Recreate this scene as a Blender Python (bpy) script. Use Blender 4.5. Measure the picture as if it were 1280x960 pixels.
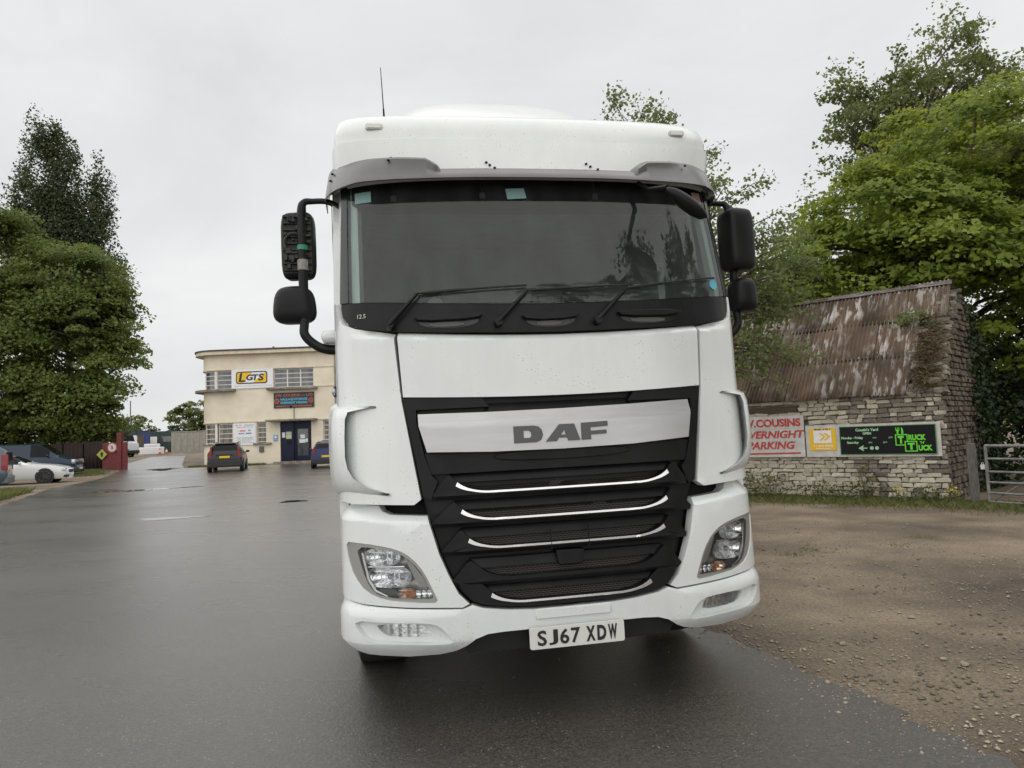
import bpy, bmesh, math, random
import numpy as np
from mathutils import Vector, Matrix

for o in list(bpy.data.objects): bpy.data.objects.remove(o, do_unlink=True)
SC = bpy.context.scene
COL = SC.collection
R = math.radians

# ------------------------------------------------------------------ camera
CAM_H = 1.53
PITCH, ROLL = R(4.0), R(2.15)
cd = bpy.data.cameras.new('camera'); cam = bpy.data.objects.new('camera', cd); COL.objects.link(cam)
cd.sensor_width = 36.0; cd.lens = 890.0 / 1280.0 * 36.0; cd.clip_start = 0.05; cd.clip_end = 3000
F = Vector((0, math.cos(PITCH), math.sin(PITCH))); U0 = Vector((0, -math.sin(PITCH), math.cos(PITCH))); X0 = Vector((1, 0, 0))
RX = math.cos(ROLL) * X0 - math.sin(ROLL) * U0
UP = math.sin(ROLL) * X0 + math.cos(ROLL) * U0
m = Matrix((RX, UP, -F)).transposed().to_4x4(); m.translation = (0, 0, CAM_H)
cam.matrix_world = m
SC.camera = cam

# ------------------------------------------------------------------ world: overcast sky
SUN_EL, SUN_AZ = R(52), R(205)      # azimuth clockwise from +Y (north)
w = bpy.data.worlds.new('World'); SC.world = w; w.use_nodes = True
nt = w.node_tree; nt.nodes.clear()
out = nt.nodes.new('ShaderNodeOutputWorld'); bg = nt.nodes.new('ShaderNodeBackground')
sky = nt.nodes.new('ShaderNodeTexSky'); sky.sky_type = 'NISHITA'; sky.sun_disc = False
sky.sun_elevation = SUN_EL; sky.sun_rotation = SUN_AZ
tc = nt.nodes.new('ShaderNodeTexCoord'); mp = nt.nodes.new('ShaderNodeMapping'); mp.inputs['Scale'].default_value = (1.2, 1.2, 2.6)
n1 = nt.nodes.new('ShaderNodeTexNoise'); n1.inputs['Scale'].default_value = 1.7; n1.inputs['Detail'].default_value = 6; n1.inputs['Roughness'].default_value = 0.55
n1.inputs['Distortion'].default_value = 0.4
cr = nt.nodes.new('ShaderNodeValToRGB')
cr.color_ramp.elements[0].position = 0.30; cr.color_ramp.elements[0].color = (4.45, 4.50, 4.57, 1)
cr.color_ramp.elements[1].position = 0.70; cr.color_ramp.elements[1].color = (5.6, 5.6, 5.56, 1)
mx = nt.nodes.new('ShaderNodeMix'); mx.data_type = 'RGBA'; mx.inputs[0].default_value = 0.97
L = nt.links.new
L(tc.outputs['Generated'], mp.inputs['Vector']); L(mp.outputs[0], n1.inputs['Vector']); L(n1.outputs['Fac'], cr.inputs[0])
L(sky.outputs[0], mx.inputs[6]); L(cr.outputs[0], mx.inputs[7]); L(mx.outputs[2], bg.inputs['Color'])
bg.inputs['Strength'].default_value = 0.105
L(bg.outputs[0], out.inputs[0])

# ------------------------------------------------------------------ sun (veiled by cloud)
sd = bpy.data.lights.new('sun', 'SUN'); sd.energy = 1.5; sd.angle = R(150); sd.color = (1, 0.975, 0.94)
so = bpy.data.objects.new('sun', sd); COL.objects.link(so)
sdir = Vector((math.sin(SUN_AZ) * math.cos(SUN_EL), math.cos(SUN_AZ) * math.cos(SUN_EL), math.sin(SUN_EL)))
so.rotation_euler = sdir.to_track_quat('Z', 'Y').to_euler(); so.location = sdir * 60
so['kind'] = 'structure'

SC.view_settings.view_transform = 'Standard'; SC.view_settings.look = 'None'
SC.view_settings.gamma = 1; SC.view_settings.use_curve_mapping = False
SC.view_settings.exposure = 0.62
SC.render.engine = 'CYCLES'

# ================================================================== helpers
MATS = {}
def mat(name, col, rough=0.5, metal=0.0, spec=0.5, col2=None, scale=8.0, detail=4.0, ramp=(0.35, 0.65), bump=0.0, bscale=None,
        coat=0.0, rnd=0.0, rough2=None, stretch=None, emit=None, alpha=None):
    if name in MATS: return MATS[name]
    m = bpy.data.materials.new(name); m.use_nodes = True; MATS[name] = m
    t = m.node_tree; b = t.nodes['Principled BSDF']; lk = t.links.new
    b.inputs['Base Color'].default_value = (*col, 1); b.inputs['Roughness'].default_value = rough
    b.inputs['Metallic'].default_value = metal; b.inputs['Specular IOR Level'].default_value = spec
    b.inputs['Coat Weight'].default_value = coat; b.inputs['Coat Roughness'].default_value = 0.08
    if col2 or bump:
        c = t.nodes.new('ShaderNodeTexCoord'); src = c.outputs['Object']
        if stretch:
            mpn = t.nodes.new('ShaderNodeMapping'); mpn.inputs['Scale'].default_value = stretch; lk(src, mpn.inputs[0]); src = mpn.outputs[0]
    if col2:
        n = t.nodes.new('ShaderNodeTexNoise'); n.inputs['Scale'].default_value = scale; n.inputs['Detail'].default_value = detail
        n.inputs['Roughness'].default_value = 0.6
        lk(src, n.inputs['Vector'])
        r = t.nodes.new('ShaderNodeValToRGB'); r.color_ramp.elements[0].position = ramp[0]; r.color_ramp.elements[1].position = ramp[1]
        r.color_ramp.elements[0].color = (*col, 1); r.color_ramp.elements[1].color = (*col2, 1)
        lk(n.outputs['Fac'], r.inputs[0]); last = r.outputs[0]
        if rough2 is not None:
            mr = t.nodes.new('ShaderNodeMapRange'); mr.inputs['From Min'].default_value = ramp[0]; mr.inputs['From Max'].default_value = ramp[1]
            mr.inputs['To Min'].default_value = rough; mr.inputs['To Max'].default_value = rough2
            lk(n.outputs['Fac'], mr.inputs[0]); lk(mr.outputs[0], b.inputs['Roughness'])
        if rnd:
            oi = t.nodes.new('ShaderNodeObjectInfo'); hs = t.nodes.new('ShaderNodeHueSaturation')
            mr2 = t.nodes.new('ShaderNodeMapRange'); mr2.inputs['To Min'].default_value = 1 - rnd; mr2.inputs['To Max'].default_value = 1 + rnd
            lk(oi.outputs['Random'], mr2.inputs[0]); lk(mr2.outputs[0], hs.inputs['Value']); lk(last, hs.inputs['Color']); last = hs.outputs[0]
            off = t.nodes.new('ShaderNodeVectorMath'); off.operation = 'ADD'; lk(src, off.inputs[0])
            comb = t.nodes.new('ShaderNodeMath'); comb.operation = 'MULTIPLY'; comb.inputs[1].default_value = 37.0; lk(oi.outputs['Random'], comb.inputs[0])
            lk(comb.outputs[0], off.inputs[1]); lk(off.outputs[0], n.inputs['Vector'])
        lk(last, b.inputs['Base Color'])
    if bump:
        n2 = t.nodes.new('ShaderNodeTexNoise'); n2.inputs['Scale'].default_value = bscale or scale * 3; n2.inputs['Detail'].default_value = 4
        lk(src, n2.inputs['Vector']); bp = t.nodes.new('ShaderNodeBump'); bp.inputs['Strength'].default_value = bump; bp.inputs['Distance'].default_value = 0.02
        lk(n2.outputs['Fac'], bp.inputs['Height']); lk(bp.outputs[0], b.inputs['Normal'])
    if emit: b.inputs['Emission Color'].default_value = (*emit, 1); b.inputs['Emission Strength'].default_value = 1
    return m

def glass_mat(name, tint=(0.75, 0.82, 0.8), refl=0.06, rough=0.02, dust_haze=0.0):
    """thin sheet glass: transparent with a mirror-like film, grazing angles reflect more"""
    if name in MATS: return MATS[name]
    m = bpy.data.materials.new(name); m.use_nodes = True; MATS[name] = m
    t = m.node_tree; t.nodes.clear(); lk = t.links.new
    o = t.nodes.new('ShaderNodeOutputMaterial'); tr = t.nodes.new('ShaderNodeBsdfTransparent'); tr.inputs[0].default_value = (*tint, 1)
    gl = t.nodes.new('ShaderNodeBsdfGlossy'); gl.inputs['Roughness'].default_value = rough; gl.inputs[0].default_value = (1, 1, 1, 1)
    fr = t.nodes.new('ShaderNodeFresnel'); fr.inputs[0].default_value = 1.5
    ad = t.nodes.new('ShaderNodeMath'); ad.operation = 'MULTIPLY_ADD'; ad.inputs[1].default_value = 1.0; ad.inputs[2].default_value = refl - 0.04; ad.use_clamp = True
    mxs = t.nodes.new('ShaderNodeMixShader'); lk(fr.outputs[0], ad.inputs[0]); lk(ad.outputs[0], mxs.inputs[0]); lk(tr.outputs[0], mxs.inputs[1]); lk(gl.outputs[0], mxs.inputs[2])
    last = mxs.outputs[0]
    if dust_haze:
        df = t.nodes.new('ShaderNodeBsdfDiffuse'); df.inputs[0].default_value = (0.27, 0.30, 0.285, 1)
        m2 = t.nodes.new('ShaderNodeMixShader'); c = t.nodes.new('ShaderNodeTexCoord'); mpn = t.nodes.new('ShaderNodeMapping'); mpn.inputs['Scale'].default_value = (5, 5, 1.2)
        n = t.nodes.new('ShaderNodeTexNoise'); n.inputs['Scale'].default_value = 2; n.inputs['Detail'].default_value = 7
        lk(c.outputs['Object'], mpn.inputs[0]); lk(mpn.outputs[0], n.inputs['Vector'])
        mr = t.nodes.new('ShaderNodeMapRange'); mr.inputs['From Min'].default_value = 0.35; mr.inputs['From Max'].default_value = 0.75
        mr.inputs['To Min'].default_value = dust_haze * 0.5; mr.inputs['To Max'].default_value = dust_haze * 1.5
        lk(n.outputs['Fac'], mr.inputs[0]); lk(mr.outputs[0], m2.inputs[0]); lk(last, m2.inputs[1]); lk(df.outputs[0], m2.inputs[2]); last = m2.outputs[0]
    lk(last, o.inputs[0])
    return m

def tag(o, label=None, cat=None, group=None, kind=None):
    if label: o['label'] = label
    if cat: o['category'] = cat
    if group: o['group'] = group
    if kind: o['kind'] = kind
    return o

def empty(name, loc=(0, 0, 0), rz=0, rot=None, label=None, cat=None, group=None):
    o = bpy.data.objects.new(name, None); COL.objects.link(o); o.location = loc
    o.rotation_euler = rot if rot else (0, 0, rz); o.empty_display_size = 0.2
    return tag(o, label, cat, group)

def link_mesh(name, me, material, parent=None, smooth=None, bevel=0.0, bseg=2):
    if material is not None: me.materials.append(material)
    if smooth is not None:
        me.shade_smooth()
        try: me.set_sharp_from_angle(angle=R(smooth))
        except Exception: pass
    o = bpy.data.objects.new(name, me); COL.objects.link(o)
    if parent is not None: o.parent = parent
    if bevel:
        b = o.modifiers.new('bevel', 'BEVEL'); b.width = bevel; b.segments = bseg; b.limit_method = 'ANGLE'; b.angle_limit = R(35)
    return o

class MB:
    def __init__(s): s.v = []; s.f = []
    def add(s, vs, fs):
        n = len(s.v); s.v += [tuple(p) for p in vs]; s.f += [tuple(i + n for i in f) for f in fs]; return s
    def box(s, x0, x1, y0, y1, z0, z1, jit=0, rng=None):
        vs = [(x, y, z) for z in (z0, z1) for y in (y0, y1) for x in (x0, x1)]
        if jit: vs = [tuple(c + rng.uniform(-jit, jit) for c in p) for p in vs]
        return s.add(vs, [(0, 2, 3, 1), (4, 5, 7, 6), (0, 1, 5, 4), (2, 6, 7, 3), (0, 4, 6, 2), (1, 3, 7, 5)])
    def tube(s, pts, r, n=8, cap=True):
        pts = [Vector(p) for p in pts]; k = len(pts); rs = r if isinstance(r, (list, tuple)) else [r] * k
        vs = []; prev = None
        for i, p in enumerate(pts):
            d = (pts[min(i + 1, k - 1)] - pts[max(i - 1, 0)]).normalized()
            if prev is None:
                a = Vector((0, 0, 1)) if abs(d.z) < 0.9 else Vector((1, 0, 0)); u = d.cross(a).normalized()
            else: u = (prev - d * prev.dot(d)).normalized()
            prev = u; v = d.cross(u)
            for j in range(n):
                t = 2 * math.pi * j / n; vs.append(p + (u * math.cos(t) + v * math.sin(t)) * rs[i])
        fs = [(i * n + j, i * n + (j + 1) % n, (i + 1) * n + (j + 1) % n, (i + 1) * n + j) for i in range(k - 1) for j in range(n)]
        if cap: fs += [tuple(range(n - 1, -1, -1)), tuple((k - 1) * n + j for j in range(n))]
        return s.add(vs, fs)
    def grid(s, rows, closed=False):
        k = len(rows); n = len(rows[0]); vs = [p for r in rows for p in r]
        fs = []
        for i in range(k - 1):
            for j in range(n if closed else n - 1):
                a, b = i * n + j, i * n + (j + 1) % n; fs.append((a, b, b + n, a + n))
        return s.add(vs, fs)
    def prism(s, poly, y0, y1):
        """polygon in (x,z) extruded along y"""
        n = len(poly); vs = [(x, y0, z) for x, z in poly] + [(x, y1, z) for x, z in poly]
        return s.add(vs, [tuple(range(n)), tuple(range(2 * n - 1, n - 1, -1))] + [(i, i + n, (i + 1) % n + n, (i + 1) % n) for i in range(n)])
    def mesh(s, name, recalc=True):
        me = bpy.data.meshes.new(name); me.from_pydata(s.v, [], s.f)
        if recalc:
            bm = bmesh.new(); bm.from_mesh(me); bmesh.ops.recalc_face_normals(bm, faces=bm.faces[:]); bm.to_mesh(me); bm.free()
        me.update(); return me
    def build(s, name, material, parent=None, smooth=None, bevel=0, recalc=True):
        return link_mesh(name, s.mesh(name, recalc), material, parent, smooth, bevel)

def chaikin(p, it=2):
    for _ in range(it):
        q = []
        for i in range(len(p)):
            a, b = p[i], p[(i + 1) % len(p)]
            q += [(a[0] * .75 + b[0] * .25, a[1] * .75 + b[1] * .25), (a[0] * .25 + b[0] * .75, a[1] * .25 + b[1] * .75)]
        p = q
    return p
def mir(p): return [(-x, z) for x, z in reversed(p)]
def rrect(x0, x1, z0, z1, r, n=4):
    o = []
    for cx, cz, a in ((x1 - r, z0 + r, -90), (x1 - r, z1 - r, 0), (x0 + r, z1 - r, 90), (x0 + r, z0 + r, 180)):
        for k in range(n + 1):
            t = R(a + 90 * k / n); o.append((cx + r * math.cos(t), cz + r * math.sin(t)))
    return o

def flat_panel(name, loops, mapf, thick, material, parent, cuts_x=(), cuts_z=(), smooth=35, bevel=0.0, lines=()):
    """2-D outline (x,z) with holes, cut into strips, bent by mapf(x,z,off) and given thickness"""
    bm = bmesh.new()
    for lp in loops:
        vs = [bm.verts.new((x, 0, z)) for x, z in lp]
        for i in range(len(vs)): bm.edges.new((vs[i], vs[(i + 1) % len(vs)]))
    bmesh.ops.triangle_fill(bm, edges=bm.edges[:], use_beauty=True, normal=(0, -1, 0))
    for c in cuts_x: bmesh.ops.bisect_plane(bm, geom=bm.verts[:] + bm.edges[:] + bm.faces[:], plane_co=(c, 0, 0), plane_no=(1, 0, 0))
    for c in cuts_z: bmesh.ops.bisect_plane(bm, geom=bm.verts[:] + bm.edges[:] + bm.faces[:], plane_co=(0, 0, c), plane_no=(0, 0, 1))
    for (px, pz), (nx, nz) in lines: bmesh.ops.bisect_plane(bm, geom=bm.verts[:] + bm.edges[:] + bm.faces[:], plane_co=(px, 0, pz), plane_no=(nx, 0, nz))
    bm.verts.index_update()
    base = [(v.co.x, v.co.z) for v in bm.verts]; n = len(base)
    faces = [[v.index for v in f.verts] for f in bm.faces]
    # orientation: front faces -y
    bnd = [(e.verts[0].index, e.verts[1].index) for e in bm.edges if len(e.link_faces) == 1]
    bm.free()
    vs = [mapf(x, z, 0.0) for x, z in base]
    fs = [tuple(f) for f in faces]
    if thick:
        vs += [mapf(x, z, thick) for x, z in base]
        fs += [tuple(i + n for i in reversed(f)) for f in faces] + [(a, b, b + n, a + n) for a, b in bnd]
    mb = MB(); mb.add(vs, fs)
    return mb.build(name, material, parent, smooth, bevel)

def text(name, body, size, material, parent, loc, rz=0, bold=0.0, sx=1.0, shear=0.0, align='CENTER', extrude=0.001, rot=None, space=1.0):
    c = bpy.data.curves.new(name, 'FONT'); c.body = body; c.size = size; c.offset = bold; c.shear = shear; c.align_x = align; c.align_y = 'CENTER'
    c.extrude = extrude; c.resolution_u = 3; c.space_character = space
    to = bpy.data.objects.new('tmp_text', c); COL.objects.link(to)
    dg = bpy.context.evaluated_depsgraph_get(); dg.update()
    me = bpy.data.meshes.new_from_object(to.evaluated_get(dg)); bpy.data.objects.remove(to, do_unlink=True)
    me.materials.clear(); me.name = name
    o = link_mesh(name, me, material, parent); o.location = loc; o.rotation_euler = rot if rot else (R(90), 0, rz); o.scale = (sx, 1, 1)
    return o

def ellipsoid(mb, c, r, nu=12, nv=8, rot=None):
    rows = []
    for i in range(nv + 1):
        t = math.pi * i / nv; row = []
        for j in range(nu):
            a = 2 * math.pi * j / nu; p = Vector((r[0] * math.sin(t) * math.cos(a), r[1] * math.sin(t) * math.sin(a), r[2] * math.cos(t)))
            if rot is not None: p = rot @ p
            row.append(Vector(c) + p)
        rows.append(row)
    mb.grid(rows, closed=True)

def hgt(x, y):
    """gentle rise of the yard beyond 42 m"""
    return 0.0142 * max(0.0, y - 40.0)

# ================================================================== materials of the place
def asphalt_mat():
    m = bpy.data.materials.new('wet_asphalt'); m.use_nodes = True; t = m.node_tree; b = t.nodes['Principled BSDF']; lk = t.links.new
    c = t.nodes.new('ShaderNodeTexCoord')
    def noise(s, d=4, r=0.55):
        n = t.nodes.new('ShaderNodeTexNoise'); n.inputs['Scale'].default_value = s; n.inputs['Detail'].default_value = d; n.inputs['Roughness'].default_value = r
        lk(c.outputs['Object'], n.inputs['Vector']); return n.outputs['Fac']
    def ramp(f, p0, c0, p1, c1):
        r = t.nodes.new('ShaderNodeValToRGB'); r.color_ramp.elements[0].position = p0; r.color_ramp.elements[0].color = (*c0, 1)
        r.color_ramp.elements[1].position = p1; r.color_ramp.elements[1].color = (*c1, 1); lk(f, r.inputs[0]); return r.outputs[0]
    def mixc(f, a, bb, typ='MIX'):
        x = t.nodes.new('ShaderNodeMix'); x.data_type = 'RGBA'; x.blend_type = typ
        if isinstance(f, float): x.inputs[0].default_value = f
        else: lk(f, x.inputs[0])
        lk(a, x.inputs[6]); lk(bb, x.inputs[7]); return x.outputs[2]
    big = ramp(noise(0.22, 5), 0.3, (0.042, 0.037, 0.033), 0.72, (0.082, 0.075, 0.066))
    fine = ramp(noise(70, 4, 0.75), 0.33, (0.32, 0.32, 0.32), 0.67, (1.75, 1.72, 1.66))
    col = mixc(1.0, big, fine, 'MULTIPLY')
    v = t.nodes.new('ShaderNodeTexVoronoi'); v.inputs['Scale'].default_value = 34; lk(c.outputs['Object'], v.inputs['Vector'])
    spk = ramp(v.outputs['Distance'], 0.09, (1, 1, 1), 0.17, (0, 0, 0))
    gate = ramp(noise(6.3, 3), 0.46, (0, 0, 0), 0.60, (1, 1, 1))
    mm = t.nodes.new('ShaderNodeMath'); mm.operation = 'MULTIPLY'; lk(spk, mm.inputs[0]); lk(gate, mm.inputs[1])
    rgb = t.nodes.new('ShaderNodeRGB'); rgb.outputs[0].default_value = (0.42, 0.40, 0.36, 1)
    col = mixc(mm.outputs[0], col, rgb.outputs[0])
    lk(col, b.inputs['Base Color'])
    mr = t.nodes.new('ShaderNodeMapRange'); mr.inputs['From Min'].default_value = 0.32; mr.inputs['From Max'].default_value = 0.68
    mr.inputs['To Min'].default_value = 0.20; mr.inputs['To Max'].default_value = 0.40
    mpn = t.nodes.new('ShaderNodeMapping'); mpn.inputs['Scale'].default_value = (0.5, 1.3, 1); mpn.inputs['Rotation'].default_value = (0, 0, 0.5)
    n = t.nodes.new('ShaderNodeTexNoise'); n.inputs['Scale'].default_value = 0.35; n.inputs['Detail'].default_value = 6
    lk(c.outputs['Object'], mpn.inputs[0]); lk(mpn.outputs[0], n.inputs['Vector']); lk(n.outputs['Fac'], mr.inputs[0]); lk(mr.outputs[0], b.inputs['Roughness'])
    bp = t.nodes.new('ShaderNodeBump'); bp.inputs['Strength'].default_value = 0.62; bp.inputs['Distance'].default_value = 0.010
    lk(noise(55, 5, 0.75), bp.inputs['Height']); lk(bp.outputs[0], b.inputs['Normal'])
    b.inputs['Specular IOR Level'].default_value = 1.0
    b.inputs['Coat Weight'].default_value = 0.65; b.inputs['Coat Roughness'].default_value = 0.30; b.inputs['Coat IOR'].default_value = 1.5; lk(bp.outputs[0], b.inputs['Coat Normal'])
    return m

def dirt_mat():
    m = bpy.data.materials.new('packed_dirt'); m.use_nodes = True; t = m.node_tree; b = t.nodes['Principled BSDF']; lk = t.links.new
    c = t.nodes.new('ShaderNodeTexCoord')
    def noise(s, d=4, r=0.55):
        n = t.nodes.new('ShaderNodeTexNoise'); n.inputs['Scale'].default_value = s; n.inputs['Detail'].default_value = d; n.inputs['Roughness'].default_value = r
        lk(c.outputs['Object'], n.inputs['Vector']); return n.outputs['Fac']
    def ramp(f, *st):
        r = t.nodes.new('ShaderNodeValToRGB'); el = r.color_ramp.elements
        while len(el) < len(st): el.new(0.5)
        for e, (p, cc) in zip(el, st): e.position = p; e.color = (*cc, 1)
        lk(f, r.inputs[0]); return r.outputs[0]
    def mixc(f, a, bb, typ='MIX'):
        x = t.nodes.new('ShaderNodeMix'); x.data_type = 'RGBA'; x.blend_type = typ
        if isinstance(f, float): x.inputs[0].default_value = f
        else: lk(f, x.inputs[0])
        lk(a, x.inputs[6]); lk(bb, x.inputs[7]); return x.outputs[2]
    big = ramp(noise(0.55, 6, 0.6), (0.3, (0.080, 0.060, 0.046)), (0.48, (0.155, 0.120, 0.088)), (0.70, (0.29, 0.235, 0.165)))
    fine = ramp(noise(38, 5, 0.75), (0.3, (0.45, 0.45, 0.45)), (0.7, (1.55, 1.55, 1.5)))
    col = mixc(1.0, big, fine, 'MULTIPLY')
    v = t.nodes.new('ShaderNodeTexVoronoi'); v.inputs['Scale'].default_value = 24; lk(c.outputs['Object'], v.inputs['Vector'])
    spk = ramp(v.outputs['Distance'], (0.14, (1, 1, 1)), (0.30, (0, 0, 0)))
    gate = ramp(noise(1.9, 4), (0.45, (0, 0, 0)), (0.62, (1, 1, 1)))
    mm = t.nodes.new('ShaderNodeMath'); mm.operation = 'MULTIPLY'; lk(spk, mm.inputs[0]); lk(gate, mm.inputs[1])
    m3 = t.nodes.new('ShaderNodeMath'); m3.operation = 'MULTIPLY'; m3.inputs[1].default_value = 0.75; lk(mm.outputs[0], m3.inputs[0])
    rgb = t.nodes.new('ShaderNodeRGB'); rgb.outputs[0].default_value = (0.38, 0.32, 0.23, 1)
    col = mixc(m3.outputs[0], col, rgb.outputs[0]); lk(col, b.inputs['Base Color'])
    b.inputs['Roughness'].default_value = 0.72; b.inputs['Specular IOR Level'].default_value = 0.35
    bp = t.nodes.new('ShaderNodeBump'); bp.inputs['Strength'].default_value = 0.8; bp.inputs['Distance'].default_value = 0.03
    lk(noise(22, 6, 0.7), bp.inputs['Height']); lk(bp.outputs[0], b.inputs['Normal'])
    return m

def leaf_mat(name, dark, light, trans=0.3):
    m = bpy.data.materials.new(name); m.use_nodes = True; t = m.node_tree; lk = t.links.new; b = t.nodes['Principled BSDF']; o = t.nodes['Material Output']
    a = t.nodes.new('ShaderNodeAttribute'); a.attribute_name = 'tint'
    r = t.nodes.new('ShaderNodeValToRGB'); r.color_ramp.elements[0].color = (*dark, 1); r.color_ramp.elements[1].color = (*light, 1)
    lk(a.outputs['Fac'], r.inputs[0]); lk(r.outputs[0], b.inputs['Base Color']); b.inputs['Roughness'].default_value = 0.5; b.inputs['Specular IOR Level'].default_value = 0.35
    tr = t.nodes.new('ShaderNodeBsdfTranslucent'); hs = t.nodes.new('ShaderNodeHueSaturation'); hs.inputs['Hue'].default_value = 0.485; hs.inputs['Value'].default_value = 1.5
    lk(r.outputs[0], hs.inputs['Color']); lk(hs.outputs[0], tr.inputs[0])
    x = t.nodes.new('ShaderNodeMixShader'); x.inputs[0].default_value = trans; lk(b.outputs[0], x.inputs[1]); lk(tr.outputs[0], x.inputs[2]); lk(x.outputs[0], o.inputs[0])
    return m

ASPHALT = asphalt_mat(); DIRT = dirt_mat()
BARK = mat('bark', (0.055, 0.045, 0.035), 0.9, col2=(0.11, 0.095, 0.075), scale=9, stretch=(1, 1, 0.25), bump=0.6)
WATER = mat('puddle_water', (0.02, 0.019, 0.018), 0.02, spec=1.0)
BLACK = mat('black_plastic', (0.005, 0.005, 0.0054), 0.40, spec=.22, col2=(0.012, 0.012, 0.0125), scale=6, ramp=(0.35, 0.75), bump=0.05, bscale=250)
GREYP = mat('grey_plastic', (0.10, 0.10, 0.10), 0.55)
DARK = mat('dark_void', (0.006, 0.006, 0.006), 0.9)
def paint_white():
    m = mat('white_truck_paint', (0.66, 0.68, 0.672), 0.28, coat=0.75, col2=(0.715, 0.735, 0.722), scale=3, ramp=(0.3, 0.7))
    t = m.node_tree; b = t.nodes['Principled BSDF']; lk = t.links.new
    c = t.nodes.new('ShaderNodeTexCoord')
    v = t.nodes.new('ShaderNodeTexVoronoi'); v.inputs['Scale'].default_value = 55; lk(c.outputs['Object'], v.inputs['Vector'])
    r = t.nodes.new('ShaderNodeValToRGB'); r.color_ramp.elements[0].position = 0.09; r.color_ramp.elements[0].color = (0.30, 0.29, 0.27, 1)
    r.color_ramp.elements[1].position = 0.17; r.color_ramp.elements[1].color = (1, 1, 1, 1); lk(v.outputs['Distance'], r.inputs[0])
    n = t.nodes.new('ShaderNodeTexNoise'); n.inputs['Scale'].default_value = 6; n.inputs['Detail'].default_value = 3; lk(c.outputs['Object'], n.inputs['Vector'])
    g = t.nodes.new('ShaderNodeMapRange'); g.inputs['From Min'].default_value = 0.50; g.inputs['From Max'].default_value = 0.62; lk(n.outputs['Fac'], g.inputs[0])
    src = b.inputs['Base Color'].links[0].from_socket
    x = t.nodes.new('ShaderNodeMix'); x.data_type = 'RGBA'; x.blend_type = 'MULTIPLY'; lk(g.outputs[0], x.inputs[0]); lk(src, x.inputs[6]); lk(r.outputs[0], x.inputs[7])
    # faint streaks of road film
    mpn = t.nodes.new('ShaderNodeMapping'); mpn.inputs['Scale'].default_value = (9, 9, 0.8); lk(c.outputs['Object'], mpn.inputs[0])
    n2 = t.nodes.new('ShaderNodeTexNoise'); n2.inputs['Scale'].default_value = 2.5; n2.inputs['Detail'].default_value = 5; lk(mpn.outputs[0], n2.inputs['Vector'])
    r2 = t.nodes.new('ShaderNodeValToRGB'); r2.color_ramp.elements[0].position = 0.3; r2.color_ramp.elements[0].color = (0.975, 0.973, 0.965, 1)
    r2.color_ramp.elements[1].position = 0.62; r2.color_ramp.elements[1].color = (1, 1, 1, 1); lk(n2.outputs['Fac'], r2.inputs[0])
    x2 = t.nodes.new('ShaderNodeMix'); x2.data_type = 'RGBA'; x2.blend_type = 'MULTIPLY'; x2.inputs[0].default_value = 1; lk(x.outputs[2], x2.inputs[6]); lk(r2.outputs[0], x2.inputs[7])
    lk(x2.outputs[2], b.inputs['Base Color'])
    # rain beads
    n3 = t.nodes.new('ShaderNodeTexNoise'); n3.inputs['Scale'].default_value = 160; n3.inputs['Detail'].default_value = 2; lk(c.outputs['Object'], n3.inputs['Vector'])
    bp = t.nodes.new('ShaderNodeBump'); bp.inputs['Strength'].default_value = 0.06; bp.inputs['Distance'].default_value = 0.01; lk(n3.outputs['Fac'], bp.inputs['Height'])
    lk(bp.outputs[0], b.inputs['Coat Normal']); lk(bp.outputs[0], b.inputs['Normal'])
    return m
WHITE = paint_white()

# ================================================================== ground
def ground_patch(name, loop, zoff, material, step=4.0, jit=0.0, seed=1, fine=None):
    rng = random.Random(seed); pts = []
    n = len(loop)
    for i in range(n):
        a, b = Vector(loop[i]), Vector(loop[(i + 1) % n]); d = (b - a).length
        k = max(1, int(d / (fine or step)))
        for j in range(k):
            p = a.lerp(b, j / k)
            if jit: p += Vector((rng.uniform(-jit, jit), rng.uniform(-jit, jit)))
            pts.append((p.x, p.y))
    bm = bmesh.new(); vs = [bm.verts.new((x, y, 0)) for x, y in pts]
    for i in range(len(vs)): bm.edges.new((vs[i], vs[(i + 1) % len(vs)]))
    bmesh.ops.triangle_fill(bm, edges=bm.edges[:], use_beauty=True, normal=(0, 0, 1))
    y0 = min(p[1] for p in pts); y1 = max(p[1] for p in pts)
    for c in (40.0, 60.0, 80.0):
        if y0 < c < y1: bmesh.ops.bisect_plane(bm, geom=bm.verts[:] + bm.edges[:] + bm.faces[:], plane_co=(0, c, 0), plane_no=(0, 1, 0))
    for v in bm.verts: v.co.z = hgt(v.co.x, v.co.y) + zoff
    bmesh.ops.recalc_face_normals(bm, faces=bm.faces[:])
    me = bpy.data.meshes.new(name); bm.to_mesh(me); bm.free()
    if me.polygons[0].normal.z < 0: me.flip_normals()
    o = link_mesh(name, me, material); return tag(o, kind='structure')

ys = [-400, -100, -40, 0, 10, 20, 30, 40, 60, 80, 100, 150, 300, 700, 1500]
xs = [-1200, -400, -150, -80, -40, -20, 0, 20, 40, 80, 150, 400, 1200]
g = MB(); g.grid([[(x, y, hgt(x, min(y, 150))) for x in xs] for y in ys])
go = g.build('ground', DIRT); tag(go, kind='structure')
if go.data.polygons[0].normal.z < 0: go.data.flip_normals()

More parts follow.
